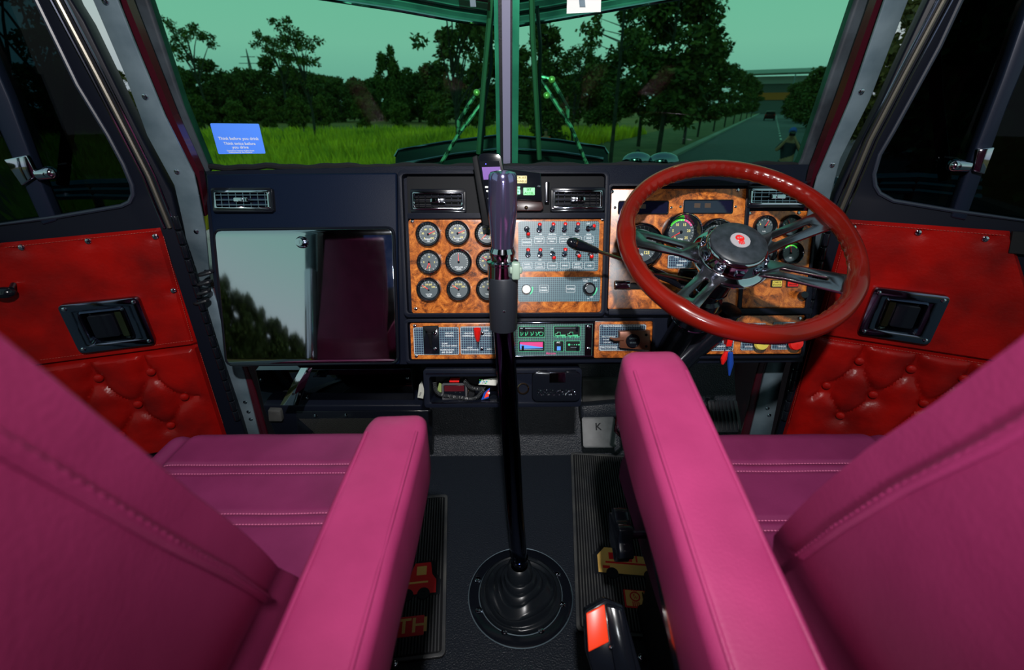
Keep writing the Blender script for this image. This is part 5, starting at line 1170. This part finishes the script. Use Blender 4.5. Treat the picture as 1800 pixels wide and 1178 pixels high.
# outside ledges and pipes visible under the quarter lights
for sx, px, lab in ((-1, [(60, 328), (160, 322), (240, 320), (330, 324)], 'blue-grey intake pipes outside the left quarter window'), (1, [(1470, 318), (1545, 312), (1610, 310), (1720, 318)], 'blue-grey intake pipes outside the right quarter window')):
    o = root('intake_pipe', lab, 'pipe', (sx*1.0, 1.5, .5)); O = Vector((sx*1.0, 1.5, .5))
    for dy in (0, 9, 18):
        q = MB(); q.tube([onY(x, y+dy*(1+.2*k), 1.5)-O for k, (x, y) in enumerate(px)], .012); build('pipe', q, mat('blue_grey_metal', (.10, .20, .28), .25, .8), o)
    q = MB()
    for k in (1, 2): e_ = onY(*px[k], 1.5)-O; q.tube([e_, (e_.x, 0, .1)], .012, seg=8)
    build('pipe_bracket', q, 'gloss_black', o)
# the sleeper side and chromed stack beside the left door opening, mirrored in the glove box door
st = root('exhaust_stack', 'tall chromed exhaust stack behind the left door', 'exhaust stack', (-1.12, -.62, -.8))
q = MB(); q.lathe([(.09, 0), (.09, 3.2)], seg=40); build('stack_pipe', q, 'steel', st); q = MB(); q.lathe([(.105, .6), (.105, 2.0)], seg=40); build('heat_shield', q, 'chrome', st)

# ================================================================== ground, road and verge
GZ = -1.25
def gp_(px, py): return onZ(px, py, GZ)
K0 = gp_(1175, 282); K1 = gp_(1300, 218); rd = (K1-K0).normalized(); rn = Vector((rd.y, -rd.x, 0))
q = MB(); q.box((-900, -60, GZ-.3), (900, 900, GZ-.06)); struct(build('ground', q, 'ground'))
def band(name, a0, a1, z0, z1, t0, t1, mt, parent=None):
    q = MB(); vs = []
    for z in (z0, z1):
        for t, a in ((t0, a0), (t0, a1), (t1, a1), (t1, a0)): p = K0+rd*t+rn*a; vs.append((p.x, p.y, z))
    q.add(vs, [(0, 1, 2, 3), (4, 7, 6, 5), (0, 4, 5, 1), (1, 5, 6, 2), (2, 6, 7, 3), (3, 7, 4, 0)]); return build(name, q, mt, parent)
cl_ = gp_(1378, 270); wr = (cl_-K0).dot(rn)
struct(band('road', 0, wr*2.0+1, GZ-.30, GZ-.02, -60, 300, 'asphalt'))
struct(band('kerb_left', -.45, 0, GZ-.3, GZ+.10, -60, 300, 'kerb')); struct(band('kerb_right', wr*2+1, wr*2+1.4, GZ-.3, GZ+.10, -60, 300, 'kerb'))
struct(band('verge', -6.5, -.45, GZ-.3, GZ, -40, 300, 'verge'))
q = MB()
for k in range(-2, 60):
    t = k*5.0
    p = [K0+rd*(t+dt)+rn*(wr+dx) for dt, dx in ((0, -.07), (0, .07), (1.8, .07), (1.8, -.07))]; q.add([(v.x, v.y, GZ-.012) for v in p]+[(v.x, v.y, GZ-.02) for v in p], [(0, 1, 2, 3)])
struct(build('lane_marking', q, 'paint_line'))
# grass
random.seed(3)
q = MB(); vs = []; fs = []
for i in range(52000):
    a = radians(-46+74*random.random()); Dd = 9+40*random.random()**1.4; x = Dd*sin(a)/1.0; y = Dd*cos(a)
    p = Vector((x, y, 0)); t = (p-K0).dot(rn)
    if t > -6.0: continue
    if Dd < 21 and abs(math.atan2(x, y)-math.atan2(ray(961, 187).x, ray(961, 187).y)) < .03: continue
    h = (.35+.55*random.random())*(1.1+.5*noise.noise(Vector((x*.22, y*.22, 0)))); wd = .030+.0014*Dd; az = random.random()*pi; lx = .35*h*(random.random()-.5); ly = .35*h*(random.random()-.5)
    o = len(vs); c_, s_ = cos(az)*wd, sin(az)*wd
    vs += [(x-c_, y-s_, GZ-.08), (x+c_, y+s_, GZ-.08), (x+lx+c_*.5, y+ly+s_*.5, GZ-.05+h*.65), (x+lx*2, y+ly*2, GZ-.05+h)]; fs += [(o, o+1, o+2), (o, o+2, o+3)]
q.add(vs, fs); gso = build('long_grass', q, 'grass'); gso['kind'] = 'stuff'; tag(gso, 'long green grass growing in the field beyond the windscreen', 'grass')

# ================================================================== trees
def leaf_cloud(q, c, r, n, ls, sc=(1, 1, .8), droop=.0):
    for i in range(n):
        while True:
            p = Vector((random.uniform(-1, 1), random.uniform(-1, 1), random.uniform(-1, 1)))
            if p.length < 1: break
        p = p*(.55+.45*random.random()); P = c+Vector((p.x*sc[0], p.y*sc[1], p.z*sc[2]))*r
        d = Vector((random.gauss(0, 1), random.gauss(0, 1), random.gauss(0, .7)-droop)).normalized(); sd = d.orthogonal().normalized(); sd.rotate(Matrix.Rotation(random.random()*6.3, 3, d))
        L = ls*(.7+.6*random.random()); q.add([P, P+d*L*.5+sd*L*.28, P+d*L, P+d*L*.5-sd*L*.28], [(0, 1, 2, 3)])
def tree_template(kind, seed):
    random.seed(seed); f = MB(); t = MB()
    if kind == 'bush':       # dense low crown, unit height 8 m
        t.tube([(0, 0, 0), (.1, 0, 2), (0, .1, 4.5)], [.18, .14, .05], seg=6)
        for k in range(38):
            a = random.random()*6.28; h = random.uniform(.6, 7.2); R = 2.6*math.sqrt(max(.05, 1-((h-3.2)/4.6)**2))*random.random()**.5
            leaf_cloud(f, Vector((R*cos(a), R*sin(a), h)), random.uniform(.7, 1.15), 210, .42)
    if kind == 'gum':        # open crown on a visible forked trunk, 9 m
        for k in range(9):
            a = random.random()*6.28; h0 = random.uniform(2.5, 5.5); tip = Vector((random.uniform(.6, 2.1)*cos(a), random.uniform(.6, 2.1)*sin(a), h0+random.uniform(1.5, 3.6)))
            b = Vector((.1*sin(h0), .1*cos(h0), h0)); t.tube([b, b.lerp(tip, .5)+Vector((0, 0, .2)), tip], [.07, .05, .02], seg=5)
            for m in range(4): leaf_cloud(f, tip+Vector((random.gauss(0, .45), random.gauss(0, .45), random.gauss(.1, .35))), random.uniform(.35, .6), 60, .26, droop=.5)
        t.tube([(0, 0, 0), (.12, 0, 2.5), (.05, .1, 5), (.2, .1, 7.5)], [.15, .11, .08, .03], seg=7); leaf_cloud(f, Vector((.2, .1, 8)), .8, 120, .26)
    if kind == 'tall':       # roadside tree with a thick leafy crown, 9 m
        t.tube([(0, 0, 0), (.05, 0, 2.5), (-.05, .05, 5), (.05, 0, 8.2)], [.10, .085, .06, .02], seg=7)
        for k in range(46):
            h = random.uniform(1.9, 8.8); a = random.random()*6.28; R = (1.75-(abs(h-4.6)/4.4)**1.6*1.2)*random.random()**.5
            c = Vector((R*cos(a), R*sin(a), h)); leaf_cloud(f, c, random.uniform(.45, .75), 190, .26, droop=.4); t.tube([(0, 0, max(1.6, h-.7)), tuple(c)], [.025, .01], seg=4)
    if kind == 'slim':       # thin trunk and sparse twigs, 9 m
        t.tube([(0, 0, 0), (.08, 0, 3), (.02, .0, 6), (.15, 0, 9)], [.09, .075, .05, .02], seg=7); t.tube([(.03, 0, 5.2), (.5, 0, 7), (.7, .1, 8.8)], [.04, .03, .01], seg=6)
        for k in range(26):
            h = random.uniform(2.0, 8.6); a = random.random()*6.28; R = random.uniform(.5, 1.7); c = Vector((R*cos(a), R*sin(a), h+.4)); t.tube([(.05, 0, h), tuple(c)], [.02, .008], seg=4); leaf_cloud(f, c, random.uniform(.28, .45), 48, .20, droop=.8)
    return f, t
TT = {}
def place(kind, seed, px, Dist, H, label_, group=None, lf='leaf', base=GZ, sx=1.0, rz=None):
    key = (kind, seed, lf)
    v = ray(px, 187); v = Vector((v.x, v.y, 0)).normalized()*Dist; hh = {'bush': 8.0, 'gum': 8.8, 'tall': 9.0, 'slim': 9.0}[kind]
    if key not in TT:
        f, t = tree_template(kind, seed); r = root('tree', label_, 'tree', group=group); build('foliage', f, lf, r); build('trunk', t, 'bark', r); TT[key] = r
    else:
        r = dup(TT[key]); r['label'] = label_
        if group: r['group'] = group
        elif 'group' in r: del r['group']
    s = H/hh; r.location = (v.x, v.y, base-.1); r.scale = (s*sx, s*sx, s); r.rotation_euler = (0, 0, rz if rz is not None else (px*.37) % 6.28); return r
gl1 = 'bushy tree in the dark tree line across the field on the left'
for i, (px, D_, H) in enumerate([(150, 60, 8.5), (205, 70, 6.5), (255, 85, 6), (300, 95, 7.5), (322, 100, 8.5), (352, 92, 7.5), (390, 96, 9.2), (425, 90, 8.0), (455, 100, 8.6), (490, 92, 9.8), (520, 88, 8.2), (560, 95, 8.0), (598, 90, 6.9), (630, 94, 7.2), (668, 98, 7.6), (705, 90, 7.4), (735, 85, 8.2), (772, 80, 8.8), (810, 78, 8.4), (1035, 70, 8.5), (1065, 62, 7.2), (980, 75, 7.4), (900, 78, 8.2), (940, 70, 8.0)]+[(290+31*k, 125+(k*37)%30, 9.0+(k*53)%17*.11) for k in range(27)]):
    place('bush', 11+i % 3, px, D_, H, gl1, 'bushy trees of the far tree line')
gl2 = 'small bushy tree at the edge of the field in front of the tree line'
for px, D_, H in ((640, 62, 3.8), (470, 66, 3.6), (770, 60, 4.2), (560, 70, 4.0), (350, 70, 3.8), (410, 64, 3.4), (520, 60, 3.6), (700, 58, 3.2)): place('bush', 12, px, D_, H, gl2, 'small trees in front of the tree line', 'leaf_b')
place('gum', 21, 362, 85, 12.2, 'tall open-crowned gum tree above the blue sticker')
place('gum', 22, 545, 40, 7.2, 'gum tree with a pale trunk standing in the middle of the left field')
place('gum', 23, 505, 72, 10.2, 'open gum tree just left of the gum tree in the middle of the field')
place('bush', 12, 690, 80, 10.6, 'rounded tree rising above the tree line left of the wiper', lf='leaf', sx=.55)
place('tall', 33, 848, 26, 8.2, 'large leafy tree behind the windscreen post', sx=1.35)
place('gum', 24, 800, 15, 5.6, 'broken-crowned tree with hanging leaves left of the windscreen post', sx=.8)
place('tall', 31, 960, 22, 5.4, 'leafy tree just right of the windscreen post', sx=1.0)
place('gum', 22, 1010, 30, 5.4, 'small open tree right of the right wiper')
place('slim', 41, 1082, 22, 9.0, 'thin-trunked tree with sparse twigs at the left of the roadside row')
place('tall', 31, 1168, 25, 9.2, 'tall leafy tree, largest of the roadside row', sx=1.15)
place('tall', 32, 1130, 33, 9.5, 'leafy tree behind the largest tree of the roadside row', sx=1.2)
place('tall', 32, 1212, 36, 8.6, 'leafy roadside tree right of the largest one', sx=1.15)
for px, D_, H in ((1235, 45, 7.0), (1262, 56, 6.4), (1280, 68, 7.0), (1295, 82, 7.0), (1306, 96, 7.4), (1316, 112, 7.6), (1324, 128, 7.4)): place('tall', 33, px, D_, H, 'leafy tree in the receding part of the roadside row', 'receding roadside trees', sx=1.2)
place('gum', 24, 45, 30, 9.2, 'dark gum tree against the sky seen through the left door window')
place('gum', 21, 100, 24, 6.5, 'spreading gum tree at the right side of the left door window')
for px, D_, H in ((-60, 42, 5.0), (0, 50, 5.4), (60, 46, 5.0), (120, 55, 5.6), (215, 45, 3.6)): place('bush', 11, px, D_, H, 'dark bushy tree seen through the left door window', 'dark trees beyond the left door')
for px, D_, H in ((1400, 120, 7.4), (1425, 90, 7.0), (1450, 70, 7.2), (1480, 60, 7), (1520, 50, 7), (1580, 42, 9), (1665, 32, 9.5), (1740, 26, 9), (1800, 22, 9), (1860, 20, 9), (1950, 18, 9), (1415, 100, 6)): place('bush', 13, px, D_, H, 'dark dense tree on the right side of the road', 'dark trees right of the road', sx=1.1 if D_ > 45 else .8)

for k, (x, y, H) in enumerate([(-22-(k%3), -66+3.1*k, 6.6) for k in range(23)]):  # unseen tree row, made up to darken the glove box reflection
    r = place('bush', 11+k % 3, 0, 50, H, 'dark tree behind the truck, mirrored in the glove box door', 'trees behind the truck', sx=1.3); r.location = (x, y, GZ-.1)
# ================================================================== far buildings, pylon, lamp, car
def hp(px, Dist): v = ray(px, 187); return Vector((v.x, v.y, 0)).normalized()*Dist
def zat(py, Dist): return 1.08+Dist*(187-py)/895.
sh = hp(1378, 210); wh = root('warehouse', 'long pale-roofed warehouse with an orange band at the end of the road', 'warehouse', (sh.x, sh.y, GZ)); sd = Vector((cos(-.48), sin(-.48), 0)); T = Matrix.Rotation(-.48, 4, 'Z')
def zz(py): return zat(py, 210)-GZ
q = MB(); q.box((-14, 0, 0), (14, 14, zz(156)), T=T); build('wall', q, 'shed_wall', wh)
q = MB(); q.box((-15, -1, zz(156)), (15, 1, zz(146)), T=T); build('fascia', q, 'shed_roof', wh)
q = MB(); q.prism([(-15, zz(144)), (16, zz(143)), (14, zz(138)), (-15, zz(139))], -2, 10, T=T @ Matrix.Rotation(pi/2, 4, 'X')); build('roof', q, 'shed_roof', wh)
q = MB(); q.box((-14.5, -.5, zz(178)), (8, 0, zz(168)), T=T); build('orange_band', q, 'shed_orange', wh, label='orange band')
p = hp(455, 260); py_ = root('transmission_tower', 'small steel lattice power pylon above the trees on the left', 'pylon', (p.x, p.y, GZ)); q = MB(); Hh = zat(110, 260)-GZ
for sx in (-1, 1):
    for sy in (-1, 1): q.tube([(sx*2, sy*2, 0), (sx*.4, sy*.4, Hh*.7), (0, 0, Hh)], .16, seg=4)
for k in range(8):
    z0, z1 = Hh*k/8*.75, Hh*(k+1)/8*.75; a = 2-1.7*k/8
    q.tube([(-a, -a, z0), (a, -a, z1)], .09, seg=4); q.tube([(a, -a, z0), (-a, -a, z1)], .09, seg=4)
build('lattice', q, 'shed_wall', py_)
for z, w_ in ((.78, 4.5), (.88, 3.2)): q = MB(); q.tube([(-w_, 0, Hh*z), (w_, 0, Hh*z)], .14, seg=4); build('crossarm', q, 'shed_wall', py_)
p = hp(1385, 130); lp_ = root('street_lamp', 'thin street lamp in front of the warehouse', 'street lamp', (p.x, p.y, GZ)); q = MB(); q.tube([(0, 0, 0), (0, 0, zat(143, 130)-GZ)], .12, seg=6); build('pole', q, 'steel', lp_); q = MB(); q.box((-1.6, -.1, zat(143, 130)-GZ-.1), (.1, .1, zat(143, 130)-GZ)); build('lamp_head', q, 'steel', lp_)
p = hp(1357, 105); ca = root('car', 'dark red car driving away far down the road', 'car', (p.x, p.y, GZ)); T = Matrix.Rotation(-radians(27), 4, 'Z')
q = MB(); q.prism([(-.9, .3), (.9, .3), (.9, 1.0), (.75, 1.55), (-.75, 1.55), (-.9, 1.0)], -2.1, 2.1, T=T @ Matrix.Rotation(pi/2, 4, 'X')); build('car_body', q, 'car_paint', ca, bevel=.08)
q = MB(); q.box((-.66, -2.14, 1.05), (.66, -2.1, 1.42), T=T); build('rear_window', q, 'car_glass', ca)
for sx in (-1, 1):
    for yy in (-1.4, 1.4): q = MB(); q.lathe([(.01, -.1), (.33, -.1), (.33, .1), (.01, .1)], T=T @ Matrix.Translation((sx*.82, yy, .33)) @ Matrix.Rotation(pi/2, 4, 'Y'), seg=16); build('wheel', q, 'rubber', ca)
    q = MB(); q.box((sx*.60, -2.15, .85), (sx*.85, -2.1, 1.0), T=T); build('tail_light', q, 'red_plastic', ca)

# ================================================================== people outside
def person(px, Dist, h, label_, top, legs, hair, pose='stand', face=pi, zoff=0.0):
    p = hp(px, Dist); r = root('person', label_, 'person', (p.x, p.y, GZ-zoff)); s = h/1.75
    me = bpy.data.meshes.new('body'); J = {'pel': (0, 0, .95, .12), 'wa': (0, 0, 1.10, .115), 'ch': (0, .01, 1.32, .135), 'nk': (0, 0, 1.48, .055), 'hd0': (0, .01, 1.56, .075), 'hd1': (0, .015, 1.66, .085), 'hd2': (0, .01, 1.73, .06),
         'sl': (-.17, 0, 1.40, .062), 'sr': (.17, 0, 1.40, .062), 'hl': (-.10, 0, .90, .09), 'hr': (.10, 0, .90, .09), 'kl': (-.12, .03, .50, .062), 'kr': (.12, .03, .50, .062), 'al': (-.13, 0, .09, .042), 'ar': (.13, 0, .09, .042), 'fl': (-.14, .16, .04, .038), 'fr': (.14, .16, .04, .038)}
    if pose == 'camera': J.update({'el': (-.28, .14, 1.24, .045), 'er': (.28, .14, 1.24, .045), 'wl': (-.09, .20, 1.52, .032), 'wr': (.09, .20, 1.52, .032), 'gl': (-.05, .19, 1.60, .028), 'gr': (.05, .19, 1.60, .028)})
    else: J.update({'el': (-.24, 0, 1.12, .045), 'er': (.24, 0, 1.12, .045), 'wl': (-.22, .12, .92, .032), 'wr': (.22, .12, .92, .032), 'gl': (-.20, .16, .84, .028), 'gr': (.20, .16, .84, .028)})
    E_ = [('pel', 'wa'), ('wa', 'ch'), ('ch', 'nk'), ('nk', 'hd0'), ('hd0', 'hd1'), ('hd1', 'hd2'), ('ch', 'sl'), ('ch', 'sr'), ('sl', 'el'), ('sr', 'er'), ('el', 'wl'), ('er', 'wr'), ('wl', 'gl'), ('wr', 'gr'), ('pel', 'hl'), ('pel', 'hr'), ('hl', 'kl'), ('hr', 'kr'), ('kl', 'al'), ('kr', 'ar'), ('al', 'fl'), ('ar', 'fr')]
    ks = list(J); R = Matrix.Rotation(face, 4, 'Z') @ Matrix.Scale(s, 4)
    def skin(name, keys, mt, grow=0., sub=1):
        kk = [k for k in ks if k in keys]; me = bpy.data.meshes.new(name); me.from_pydata([R @ Vector(J[k][:3]) for k in kk], [(kk.index(a), kk.index(b)) for a, b in E_ if a in kk and b in kk], [])
        o = bpy.data.objects.new(name, me); COL.objects.link(o); o.parent = r; m_ = o.modifiers.new('s', 'SKIN'); m_.use_smooth_shade = True
        for i, k in enumerate(kk): q_ = (J[k][3]+grow)*s; me.skin_vertices[0].data[i].radius = (q_*(1.25 if k in ('pel', 'wa', 'ch') else 1), q_*(.85 if k in ('pel', 'wa', 'ch') else 1))
        me.skin_vertices[0].data[0].use_root = True; u = o.modifiers.new('u', 'SUBSURF'); u.levels = sub; u.render_levels = 2; me.materials.append(M[mt]); return o
    skin('body', set(ks), 'skin'); skin('shirt', {'pel', 'wa', 'ch', 'sl', 'sr', 'el', 'er'}, top, .014); skin('trousers', {'pel', 'hl', 'hr', 'kl', 'kr', 'al', 'ar'}, legs, .014)
    q = MB(); q.ball((0, -.02, 1.70), .098, sc=(.92, 1.05, 1.0), T=R)
    if hair == 'blue_cap': q.box((-.06, .05, 1.72), (.06, .17, 1.735), T=R)
    build('cap' if hair == 'blue_cap' else 'hair', q, hair, r)
    if pose == 'camera':
        q = MB(); q.box((-.07, .12, 1.60), (.07, .19, 1.70), T=R); q.tube([R @ Vector((0, .19, 1.65)), R @ Vector((0, .28, 1.65))], .035*s, seg=14); c_ = build('held_camera', q, 'gloss_black', bevel=.005); c_.location = r.location; tag(c_, 'black camera held up by the person in the blue cap', 'camera')
    return r
person(1405, 15, 1.80, 'person in a blue cap and dark clothes holding up a camera on the road', 'dark_shirt', 'dark_shirt', 'blue_cap', 'camera', face=pi-.5)
person(961, 20, 1.50, 'person in an orange shirt standing in the grass beyond the bonnet', 'orange_shirt', 'dark_shirt', 'hair', face=pi)
person(1131, 17, 1.62, 'person with dark hair low behind the dashboard by the kerb', 'dark_shirt', 'dark_shirt', 'hair', face=pi, zoff=.62)
